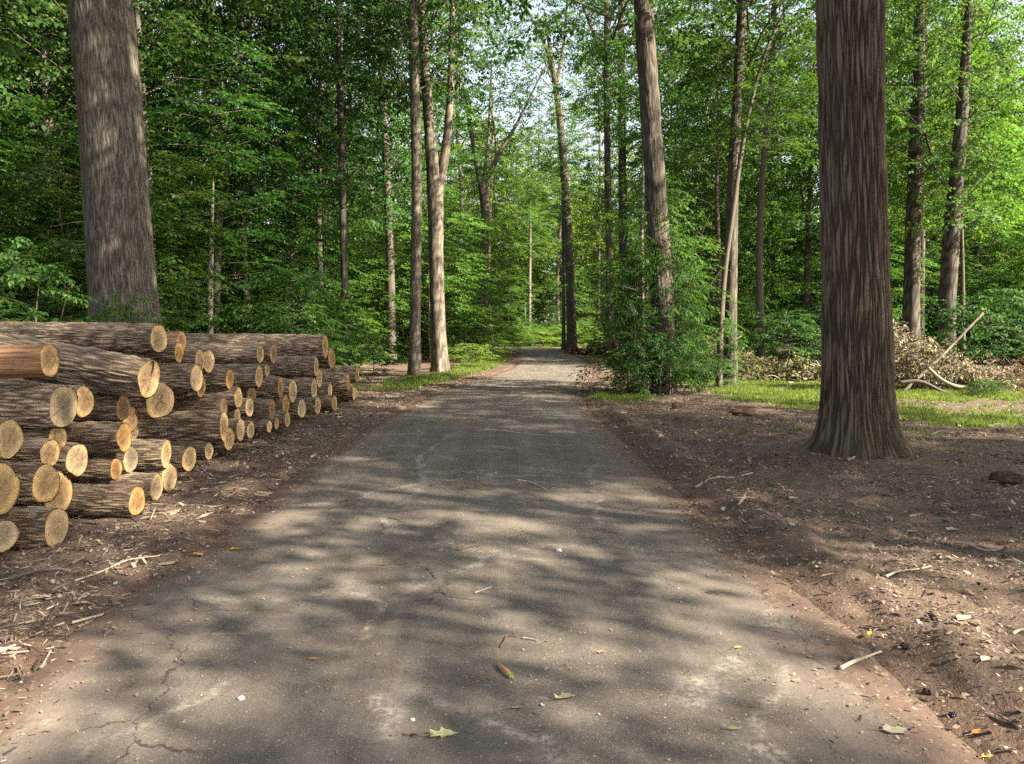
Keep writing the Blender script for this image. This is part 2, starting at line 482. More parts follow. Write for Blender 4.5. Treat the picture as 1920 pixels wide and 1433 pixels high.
# ------------------------------------------------------------------ road and ground
RY = np.array([-30, 0, 2.8, 3.4, 4.1, 5.0, 6.2, 9.1, 12.6, 15.5, 19, 22.8, 26.8, 32.5, 41.4, 54, 63, 72, 82, 95, 120.])
RL = np.array([-2.2, -2.1, -2.1, -2.15, -2.2, -2.19, -2.15, -2.33, -2.3, -2.07, -1.87, -1.45, -.7, .1, .6, .5, -.1, -1.9, -6.0, -14, -30.])
RR_ = np.array([1.7, 1.66, 1.63, 1.62, 1.66, 1.55, 1.53, 1.47, 1.42, 1.41, 1.52, 1.95, 2.6, 3.3, 3.9, 3.7, 3.1, 1.6, -2.3, -10, -25.])


def redge(y):
    return np.interp(y, RY, RL), np.interp(y, RY, RR_)


def edge_dist(x, y):
    l, r = redge(y)
    return np.maximum(l - x, x - r)      # <0 on the road


def soil_z(x, y):
    d = edge_dist(x, y)
    near = np.exp(-np.maximum(y - 14, 0) / 18)
    z = .026 * (fbm(x * 1.1, y * 1.1, 3) - .5) * 2 + near * (.030 * (fbm(x * 5, y * 5, 8, 3) - .5) * 2 + .016 * (vnoise(x * 17, y * 17, 4) - .5) * 2)
    # ridge of churned soil along the right verge
    r = redge(y)[1]
    z = z + .055 * np.exp(-((x - r - .62) / .2) ** 2) * (.4 + vnoise(x * 4, y * 3, 12)) * near - .03 * np.exp(-((x - r - .32) / .12) ** 2) * near
    # mound at the foot of the big tree
    z = z + .10 * np.exp(-(np.hypot(x - 4.35, y - 9.5) / .95) ** 2)
    s = np.clip((d - .02) / .30, 0, 1)
    return -.06 + (z + .06) * s * s * (3 - 2 * s) + .012 * s


def ground_z(x, y):
    x, y = np.asarray(float(x)), np.asarray(float(y))
    return float(soil_z(x, y)) if edge_dist(x, y) > .15 else 0.0


def grass_w(x, y):
    n = fbm(x * .55, y * .55, 40, 4)
    n2 = fbm(x * 1.6, y * 1.2, 47, 3)
    lawn = np.clip((x - 4.2) / 2.0, 0, 1) * np.clip((y - 11.2 - 1.7 * np.maximum(7.6 - x, 0)) / 2.2, 0, 1) * np.clip((25.5 - y) / 3, 0, 1)
    lawn = lawn * np.clip(.35 + 1.5 * (n - .28) + .5 * (n2 - .5), 0, 1.1)
    left = np.clip((edge_dist(x, y) - .5) / .7, 0, 1) * (x < 2) * np.clip((y - 18.5) / 3, 0, 1) * np.clip((3.2 - edge_dist(x, y)) / 1.5, 0, 1) * (.55 + .8 * (n2 - .25))
    rv = np.clip((edge_dist(x, y) - .7) / .8, 0, 1) * (x > 2) * np.clip((y - 26) / 4, 0, 1) * np.clip((3.5 - edge_dist(x, y)) / 2, 0, 1) * .8 * n2 * 1.6
    patch = (x > 1) * np.clip(.95 - np.hypot((x - 2.6) / 1.2, (y - 18) / 2.0), 0, 1)
    tree = (x > 2) * .42 * np.exp(-(np.hypot(x - 5.2, y - 10.8) / 1.9) ** 2) * (.4 + n2)
    return np.clip(np.maximum.reduce([lawn, left * .9, rv, patch * 1.2, tree]), 0, 1)


def make_ground():
    nx, ny = 420, 560
    u = np.linspace(-1, 1, nx)
    xs = 9.0 * u + 320 * np.sign(u) * np.abs(u) ** 7
    v = np.linspace(0, 1, ny)
    ys = -14 + 42 * v + 560 * v ** 8
    X, Y = np.meshgrid(xs, ys)
    Z = soil_z(X, Y)
    V = np.stack([X, Y, Z], -1).reshape(-1, 3)
    i, j = np.meshgrid(np.arange(ny - 1), np.arange(nx - 1), indexing='ij')
    F = np.stack([i * nx + j, i * nx + j + 1, (i + 1) * nx + j + 1, (i + 1) * nx + j], -1).reshape(-1, 4)
    d = edge_dist(X, Y)
    red = np.clip(1 - np.maximum(d - .1, 0) / (.45 + .5 * fbm(X * .8, Y * .8, 77, 3)), 0, 1)
    o = link('ground', mesh_np('ground', V, F, M['ground'], {'grass': grass_w(X, Y).ravel(), 'red': red.ravel()}, True))
    tag(o, kind='structure')
    # road sheet
    ys = np.concatenate([np.linspace(-12, 1, 60), np.linspace(1.05, 14, 260), np.linspace(14.1, 118, 240)])
    n = 60
    s = np.linspace(0, 1, n)
    l, r = redge(ys)
    over = .36
    X = (l - over)[:, None] * (1 - s) + (r + over)[:, None] * s
    Y = np.repeat(ys[:, None], n, 1)
    d = edge_dist(X, Y)
    wob = .10 * (fbm(X * 1.7, Y * 1.7, 55, 3) - .5)
    k = np.clip((d + wob + .05) / .42, 0, 1)
    Z = .004 - .075 * k ** 1.5 + .010 * (fbm(X * .8, Y * .8, 91, 3) - .5)
    w = (r - l)[:, None] / 2
    edge = np.clip(1 + (d - .25) / 1.05, 0, 1)
    V = np.stack([X, Y, Z], -1).reshape(-1, 3)
    ny = len(ys)
    i, j = np.meshgrid(np.arange(ny - 1), np.arange(n - 1), indexing='ij')
    F = np.stack([i * n + j, i * n + j + 1, (i + 1) * n + j + 1, (i + 1) * n + j], -1).reshape(-1, 4)
    o = link('road', mesh_np('road', V, F, M['road'], {'edge': edge.ravel()}, True))
    tag(o, kind='structure')


make_ground()


# ------------------------------------------------------------------ scattered litter, grit, grass
def scatter_mesh(name, pos, size, aspect, tilt, mat, rnd, label):
    """thin irregular chips lying on the ground, one object"""
    n = len(pos)
    a = RNG.uniform(0, 2 * PI, n)
    base = np.array([[-1, -.8], [.9, -1], [1.1, .7], [-.7, 1]])
    jit = RNG.uniform(.55, 1.25, (n, 4, 2))
    q = base[None] * jit * size[:, None, None] * .5
    q[:, :, 1] *= aspect[:, None]
    ca, sa = np.cos(a)[:, None], np.sin(a)[:, None]
    x = q[..., 0] * ca - q[..., 1] * sa
    y = q[..., 0] * sa + q[..., 1] * ca
    tx, ty = RNG.normal(0, tilt, n)[:, None], RNG.normal(0, tilt, n)[:, None]
    z = x * tx + y * ty
    z = z - z.min(1, keepdims=True) * .8 + .003 + RNG.uniform(0, .35, (n, 4)) * size[:, None] * .45
    V = np.stack([x, y, z], -1) + pos[:, None, :]
    F = np.arange(n * 4).reshape(n, 4)
    o = link(name, mesh_np(name, V.reshape(-1, 3), F, mat, {'rnd': np.repeat(rnd, 4)}))
    return tag(o, label, kind='stuff')


def sample_ground(n, x0, x1, y0, y1, pw, accept):
    out = []
    while sum(map(len, out)) < n:
        m = n * 2
        # denser near the camera
        y = y0 * (y1 / y0) ** (RNG.uniform(0, 1, m) ** pw)
        x = RNG.uniform(x0, x1, m)
        ok = accept(x, y)
        out.append(np.stack([x[ok], y[ok]], -1))
    return np.concatenate(out)[:n]


def litter_accept(x, y):
    d = edge_dist(x, y)
    vis = np.abs(x) < .72 * y + 1.5
    clump = fbm(x * 1.3, y * 1.3, 21, 3)
    p = np.clip((d + .28 + .3 * (vnoise(x * 3, y * 3, 14) - .5)) / .75, 0, 1) * (.25 + 1.3 * np.clip(clump - .32, 0, 1) * 2)
    p = p * (1 - .8 * np.clip(grass_w(x, y) * 1.5, 0, 1))
    return vis & (RNG.uniform(0, 1, len(x)) < p)


xy = sample_ground(125000, -9, 13, 2.2, 28, 1.0, litter_accept)
z = np.where(edge_dist(xy[:, 0], xy[:, 1]) < .1, .003, np.maximum(soil_z(xy[:, 0], xy[:, 1]), -.012))
sz = RNG.lognormal(math.log(.0125), .5, len(xy)) * (1 + xy[:, 1] * .045)
scatter_mesh('leaf_litter', np.column_stack([xy, z]), np.clip(sz, .005, .06), RNG.uniform(.25, .8, len(xy)), .35, M['litter'],
             RNG.beta(1.7, 1.9, len(xy)), 'brown leaf and bark litter strewn over the soil on both verges')


def grit_accept(x, y):
    d = edge_dist(x, y)
    vis = np.abs(x) < .72 * y + 1
    centre = np.exp(-((x + .25) / .5) ** 2)
    edge = np.clip(1 + d / .9, 0, 1)
    cl = np.clip(fbm(x * 1.2, y * .7, 31, 3) - .4, 0, 1) * 4
    return vis & (d < 0) & (RNG.uniform(0, 1, len(x)) < .12 + .5 * centre * cl + .5 * edge * cl)


xy = sample_ground(3600, -3, 4, 2.3, 22, 1.0, grit_accept)
sz = np.clip(RNG.lognormal(math.log(.009), .5, len(xy)), .004, .035)
scatter_mesh('road_grit', np.column_stack([xy, np.full(len(xy), .004)]), sz, RNG.uniform(.3, .9, len(xy)), .3, M['grit'],
             RNG.beta(1.5, 1.5, len(xy)), 'pale grit, wood chips and leaf crumbs scattered on the asphalt')


def grass_accept(x, y):
    vis = np.abs(x) < .72 * y + 1.5
    g = grass_w(x, y) + .9 * (fbm(x * 2.2, y * 2.2, 61, 3) - .5)
    return vis & (edge_dist(x, y) > .2) & (RNG.uniform(0, 1, len(x)) < np.clip((g - .35) * 2.2, 0, 1))


xy = sample_ground(110000, -14, 30, 8, 46, .55, grass_accept)
n = len(xy)
hgt = RNG.uniform(.03, .11, n) * np.where(xy[:, 0] < 0, 1.5, 1.0)
wd = .004 + .00055 * xy[:, 1]
a = RNG.uniform(0, 2 * PI, n)
lean = RNG.normal(0, .5, (n, 2)) * hgt[:, None]
b = np.column_stack([xy, soil_z(xy[:, 0], xy[:, 1]) - .005])
dx = np.column_stack([np.cos(a) * wd, np.sin(a) * wd, np.zeros(n)])
V = np.stack([b - dx, b + dx, b + np.column_stack([lean, hgt])], 1).reshape(-1, 3)
o = link('grass', mesh_np('grass', V, np.arange(n * 3).reshape(n, 3), M['grass'], {'rnd': np.repeat(RNG.beta(2, 2.4, n), 3)}))
tag(o, 'short grass on the sunlit lawn and along the verge', kind='stuff')

# ------------------------------------------------------------------ foliage prototypes
def leaf_geo(L, fold=.12, fine=False):
    if fine:
        V = np.array([[0, 0, 0], [.28, -.26, fold], [.66, -.22, fold * .8], [1, 0, -.12], [.66, .22, fold * .8], [.28, .26, fold]]) * L
        F = np.array([[0, 1, 2, 3], [0, 3, 4, 5]])
    else:
        V = np.array([[0, 0, 0], [.45, -.30, fold], [1, 0, -.10], [.45, .30, fold]]) * L
        F = np.array([[0, 1, 2, 3]])
    return V, F


def rot_from(d, up):
    """rotation matrices (n,3,3) with local x along d, local z near up"""
    d = d / (np.linalg.norm(d, axis=-1, keepdims=True) + 1e-9)
    y = np.cross(up, d)
    y /= np.linalg.norm(y, axis=-1, keepdims=True) + 1e-9
    z = np.cross(d, y)
    return np.stack([d, y, z], -1)


def spray(rng, L, fine=False, wide=.55, droop=.45):
    """one leafy twig, local x outward: leaves set left and right along it and its side twigs"""
    S = L * 6.2
    pts, dirs = [], []
    def run(o, ang, ln, k):
        for q in range(k):
            s = (q + .6) / k
            p = o + np.array([math.cos(ang), math.sin(ang), 0]) * ln * s
            p[2] -= .14 * ln * s * s
            sd = 1 if q % 2 else -1
            la = ang + sd * rng.uniform(.55, 1.15)
            pts.append(p)
            dirs.append([math.cos(la), math.sin(la), -rng.uniform(.05, droop)])
        pts.append(o + np.array([math.cos(ang) * ln, math.sin(ang) * ln, -.14 * ln]))
        dirs.append([math.cos(ang), math.sin(ang), -rng.uniform(.1, droop)])
    run(np.zeros(3), 0.0, S, 8)
    for sd in (-1, 1):
        for s in (.25, .55):
            if rng.random() < .85:
                run(np.array([S * s, 0, -.05 * S * s]), sd * rng.uniform(.6, .95), S * wide * (1.1 - s) * rng.uniform(.7, 1.2), 4)
    P, D = np.array(pts), np.array(dirs)
    n = len(P)
    up = np.column_stack([rng.normal(0, .32, n), rng.normal(0, .32, n), np.ones(n)])
    Rm = rot_from(D, up)
    lv, lf = leaf_geo(L, fine=fine)
    sc = rng.uniform(.65, 1.2, n)
    V = np.einsum('nij,kj->nki', Rm, lv) * sc[:, None, None] + P[:, None, :]
    k = len(lv)
    F = (lf[None] + (np.arange(n) * k)[:, None, None]).reshape(-1, lf.shape[1])
    return V.reshape(-1, 3), F, np.repeat(rng.random(n), k)


def place_sprays(sprays, P, D, U, rng, sc=None):
    V, F, A, n = [], [], [], 0
    P, D, U = np.array(P), np.array(D), np.array(U)
    R = rot_from(D, U)
    which = rng.integers(0, len(sprays), len(P))
    sc = rng.uniform(.75, 1.2, len(P)) if sc is None else sc
    for w, (sv, sf, sr) in enumerate(sprays):
        idx = np.nonzero(which == w)[0]
        if not len(idx):
            continue
        VV = np.einsum('nij,kj->nki', R[idx], sv) * sc[idx][:, None, None] + P[idx][:, None, :]
        k = len(sv)
        F.append((sf[None] + (n + np.arange(len(idx)) * k)[:, None, None]).reshape(-1, sf.shape[1]))
        V.append(VV.reshape(-1, 3))
        clump = rng.uniform(-.18, .18, len(idx))
        A.append(np.clip(sr[None] * .75 + .12 + clump[:, None], 0, 1).ravel())
        n += len(idx) * k
    return np.concatenate(V), np.concatenate(F), np.concatenate(A)


def crown(name, seed, z0, z1, rfun, nb, L, rise=(.0, .5), step=.8, fine=False, flat=1.0, limb_r=.05, drop=.0, limbs=True, bark='bark_dark', mat='leaf_mid', droop=.45, centre=None, loose=False):
    """crown of leafy sprays on a skeleton of branches round a vertical stem; returns (leaf mesh, limb mesh)"""
    rng = np.random.default_rng(seed)
    sprays = [spray(rng, L, fine, droop=droop) for _ in range(6)]
    S = L * 6.2
    P, D, U = [], [], []
    mb = MB()
    az = rng.uniform(0, 6.28)
    for b in range(nb):
        f = (b + rng.uniform(0, 1)) / nb
        az += 2.4 + rng.normal(0, .35)
        if rng.random() < drop:
            continue
        zz = z0 + (z1 - z0) * f
        ln = rfun(f) * rng.uniform(.62, 1.12)
        rs = rng.uniform(*rise) * (1 - .3 * f)
        o = np.array([0, 0, zz]) if centre is None else centre(zz)
        hd = np.array([math.cos(az), math.sin(az), 0])
        sag = rng.uniform(.05, .25)
        cur = rng.normal(0, .25)
        def bp(t):
            a2 = az + cur * t
            return o + np.array([math.cos(a2), math.sin(a2), 0]) * ln * t + np.array([0, 0, (rs * t - sag * t * t) * ln])
        if limbs:
            lr = limb_r * (.35 + .65 * (ln / max(rfun(.4), .1))) 
            tube(mb, [bp(0), bp(.35), bp(.7), bp(1.0)], [lr, lr * .7, lr * .4, lr * .12], 5, 6, wob=0)
        t = .28 + rng.uniform(0, .1)
        while t < 1.0:
            p = bp(t)
            tan = bp(min(t + .05, 1.05)) - p
            ta = math.atan2(tan[1], tan[0])
            for sd in (-1, 1):
                sub = ln * .42 * (1.15 - t) + S * .3
                el = rng.uniform(-.3, .5) if loose else rng.uniform(-.05, .22)
                sa = ta + sd * rng.uniform(.45, 1.0)
                q = 0.0
                while q < sub:
                    pp = p + np.array([math.cos(sa), math.sin(sa), el]) * q + rng.normal(0, (.3 if loose else .08) * S, 3)
                    pp[2] += rng.normal(0, .12 * S)
                    da = sa + rng.normal(0, .5)
                    P.append(pp)
                    D.append([math.cos(da), math.sin(da), rng.uniform(-.75, .45) if loose else rng.uniform(-.35, .18)])
                    U.append([rng.normal(0, .3) / flat, rng.normal(0, .3) / flat, 1])
                    q += S * step * rng.uniform(.6, 1.1)
            t += S * step * 1.0 / ln * rng.uniform(.7, 1.2)
        P.append(bp(.97)); D.append(list(bp(1.02) - bp(.95) + np.array([0, 0, -.02]))); U.append([0, 0, 1])
    V, F, A = place_sprays(sprays, P, D, U, rng)
    lm = mesh_np(name, V, F, M[mat], {'rnd': A})
    return lm, (mb.mesh(name + '_limbs', M[bark]) if limbs and mb.n else None)


def dome(r, lo=.55):
    return lambda f: r * (lo + (1 - lo) * math.sin(PI * min(1, .12 + f * .95))) * (1 - .55 * max(0, f - .7) / .3)


PROTO = {}
PROTO['tall'] = [crown('tall_crown', 100 + k, 5.5, 24, dome(4.3), 74, .18, (.35, 1.1), .95, limb_r=.03, drop=.14, flat=.45, loose=True, droop=.9) for k in range(3)]
PROTO['full'] = [crown('full_crown', 150 + k, 1.6, 19, dome(3.9, .75), 80, .18, (.25, .95), .95, limb_r=.026, drop=.12, flat=.45, loose=True, droop=.9) for k in range(3)]
PROTO['high'] = [crown('high_crown', 200 + k, 11.5, 25, dome(4.8), 56, .18, (.4, 1.1), .95, limb_r=.045, drop=.14, flat=.45, loose=True, droop=.9) for k in range(2)]
PROTO['mid'] = [crown('understorey_crown', 300 + k, 1.0, 8.5, dome(2.9, .7), 50, .125, (-.05, .6), .85, flat=1.2, limb_r=.015, drop=.1) for k in range(3)]
PROTO['bush'] = [crown('bush_crown', 400 + k, .1, 2.2, dome(1.35, .7), 34, .095, (.0, .8), .82, fine=True, limb_r=.012, flat=.8) for k in range(3)]
PROTO['weed'] = [crown('weed_crown', 500 + k, .03, .75, dome(.55, .8), 20, .06, (.2, 1.0), .8, fine=True, limb_r=.006) for k in range(2)]
PROTO['far'] = [crown('far_crown', 600 + k, .5, 19, dome(4.6, .8), 60, .36, (.15, .8), 1.0, flat=.4, loose=True, limbs=False, drop=.08) for k in range(3)]
print('quads', {k: [len(m.polygons) for m, _ in v] for k, v in PROTO.items()})


def trunk_shared(seed, H, r, mat):
    rng = np.random.default_rng(seed)
    mb = MB()
    P = [(0, 0, -.1)] + [(rng.normal(0, .10) * (k > 0), rng.normal(0, .10) * (k > 0), H * k / 5 + .01) for k in range(6)]
    tube(mb, P, [r * 1.05] + [r * (1 - .8 * k / 5) for k in range(6)], 14, 40, wob=.05, seed=seed, flare=.35, flare_h=.35)
    return mb.mesh('trunk', M[mat])


TRUNK = {'tall': [trunk_shared(20 + k, 23, .13 + .025 * k, ['bark_dark', 'bark_grey', 'bark_dark', 'bark_dark'][k]) for k in range(4)],
         'mid': [trunk_shared(30 + k, 8, .055, ['bark_dark', 'bark_grey'][k]) for k in range(2)]}


def set_mat(o, mat):
    o.material_slots[0].link = 'OBJECT'
    o.material_slots[0].material = mat


def add_crown(root, kind, k, mat, loc=(0, 0, 0), rz=0.0, sc=1.0, limbs=True):
    lm, bm = PROTO[kind][k % len(PROTO[kind])]
    c = link('crown', lm, root, loc)
    c.rotation_euler = (0, 0, rz)
    c.scale = (sc, sc, sc) if isinstance(sc, (int, float)) else sc
    set_mat(c, M[mat])
    if limbs and bm:
        b = link('branches', bm, root, loc)
        b.rotation_euler = (0, 0, rz)
        b.scale = c.scale
    return c


def plain_tree(x, y, kind, mat, label, group, cat='tree', name='broadleaf_tree', s=1.0, rz=None, limbs=True):
    r = link(name, None, None, (x, y, ground_z(x, y)))
    tag(r, label, cat, group)
    rz = random.uniform(0, 6.28) if rz is None else rz
    k = random.randrange(6)
    tk = 'tall' if kind in ('tall', 'high', 'full') else 'mid'
    if kind != 'bush':
        t = link('trunk', TRUNK[tk][k % len(TRUNK[tk])], r)
        t.rotation_euler = (random.gauss(0, .012), random.gauss(0, .012), rz)
        t.scale = (s, s, s)
    add_crown(r, kind, k, mat, (0, 0, 0), rz, (s * random.uniform(.9, 1.1), s * random.uniform(.9, 1.1), s), limbs)
    return r


# ------------------------------------------------------------------ the stack of cut logs
def log_outline(seed):
    rng = np.random.default_rng(seed)
    ph = rng.uniform(0, 6.28, 4)
    am = rng.uniform(.012, .045, 4) * np.array([1.2, 1.0, .6, .5])
    return lambda th: 1 + sum(a * np.cos((k + 2) * th + p) for k, (a, p) in enumerate(zip(am, ph)))


def make_log_meshes(seed, bare=False):
    """unit log along local -X: bark with real ridges, and the sawn faces of its two ends"""
    n, seg = 240, 130
    outl = log_outline(seed)
    th = np.linspace(0, 2 * PI, n, endpoint=False)
    s = np.linspace(0, 1, seg) ** 1.0
    TH, S = np.meshgrid(th, s)
    amp = .02 if bare else .14
    h = bark_h(TH / (2 * PI), S * (3 if bare else 15), 32, seed, .55)
    h = h * .8 + .2 * vnoise(np.cos(TH) * 14 + 20, S * 70 + np.sin(TH) * 14, seed + 2)
    prof = outl(TH) * (1 + .05 * (vnoise(np.cos(TH) + 4, S * 5 + np.sin(TH), seed) - .5)) + amp * (h - .75)
    if not bare:   # bark torn back in places close to the sawn end
        tear = np.clip(vnoise(np.cos(TH) * 2.5 + 9, np.sin(TH) * 2.5 + 3, seed) - .55, 0, 1) * np.clip(1 - S / .06, 0, 1)
        prof = prof - .22 * tear
    rng = np.random.default_rng(seed + 5)
    prof = prof * (1 + rng.uniform(-.10, .16) * S)
    if not bare:
        for _ in range(4):      # knots and stubs of lopped branches
            t0, s0, w0 = rng.uniform(0, 6.28), rng.uniform(.08, .8), rng.uniform(.16, .3)
            q = np.hypot(np.angle(np.exp(1j * (TH - t0))) / w0, (S - s0) * 18 / w0 / 1.2)
            prof = prof + rng.uniform(.10, .28) * np.exp(-q ** 2) * (1 - .6 * np.exp(-(q / .45) ** 2))
    by, bz = rng.normal(0, .12, 2)
    bend = S * S
    V = np.stack([-S, prof * np.cos(TH) + by * bend, prof * np.sin(TH) + bz * bend], -1).reshape(-1, 3)
    i, j = np.meshgrid(np.arange(seg - 1), np.arange(n), indexing='ij')
    jn = (j + 1) % n
    F = np.stack([i * n + j, i * n + jn, (i + 1) * n + jn, (i + 1) * n + j], -1).reshape(-1, 4)
    # the thickness of the bark seen at both ends
    ri = (outl(th) * (.895 if not bare else .97))
    in0 = np.stack([np.zeros(n), ri * np.cos(th), ri * np.sin(th)], -1)
    in1 = in0 + np.array([-1, by, bz])
    m = len(V)
    V = np.vstack([V, in0, in1])
    k = np.arange(n)
    kn = (k + 1) % n
    F = np.vstack([F, np.stack([m + k, m + kn, kn, k], -1), np.stack([(seg - 1) * n + k, (seg - 1) * n + kn, m + n + kn, m + n + k], -1)])
    hh = np.concatenate([h.ravel(), np.full(2 * n, .25)])
    bark = mesh_np('log_bark', V, F, M['wood_bare' if bare else 'bark_log'], {'h': hh}, True)
    rings = 9
    rr = np.linspace(0, 1, rings)[1:]
    pts = [np.array([[.002, 0, 0]])]
    for q in rr:
        x = .004 * (vnoise(np.cos(th) * q * 4 + 3, np.sin(th) * q * 4 + 3, seed) - .5)
        pts.append(np.stack([x if q < .99 else np.zeros(n), ri * q * np.cos(th), ri * q * np.sin(th)], -1))
    V = np.vstack(pts)
    F4 = []
    for q in range(rings - 2):
        a, b = 1 + q * n, 1 + (q + 1) * n
        F4.append(np.stack([a + k, b + k, b + kn, a + kn], -1))
    F3 = np.stack([np.zeros(n, int), 1 + k, 1 + kn], -1)
    face = mesh_np('log_face', V, [np.vstack(F4), F3], M['cut'], None, True)
    return bark, face, (by, bz)


LOGM = [make_log_meshes(40 + k) for k in range(7)]
LOGB = make_log_meshes(60, True)
TINT = {'y': (1.12, 1.02, .84), 't': (1.0, .97, .92), 'p': (1.08, 1.0, .90), 'g': (.80, .86, .92), 'o': (1.0, .78, .52), 'd': (.72, .62, .52), 'r': (.98, .80, .66)}
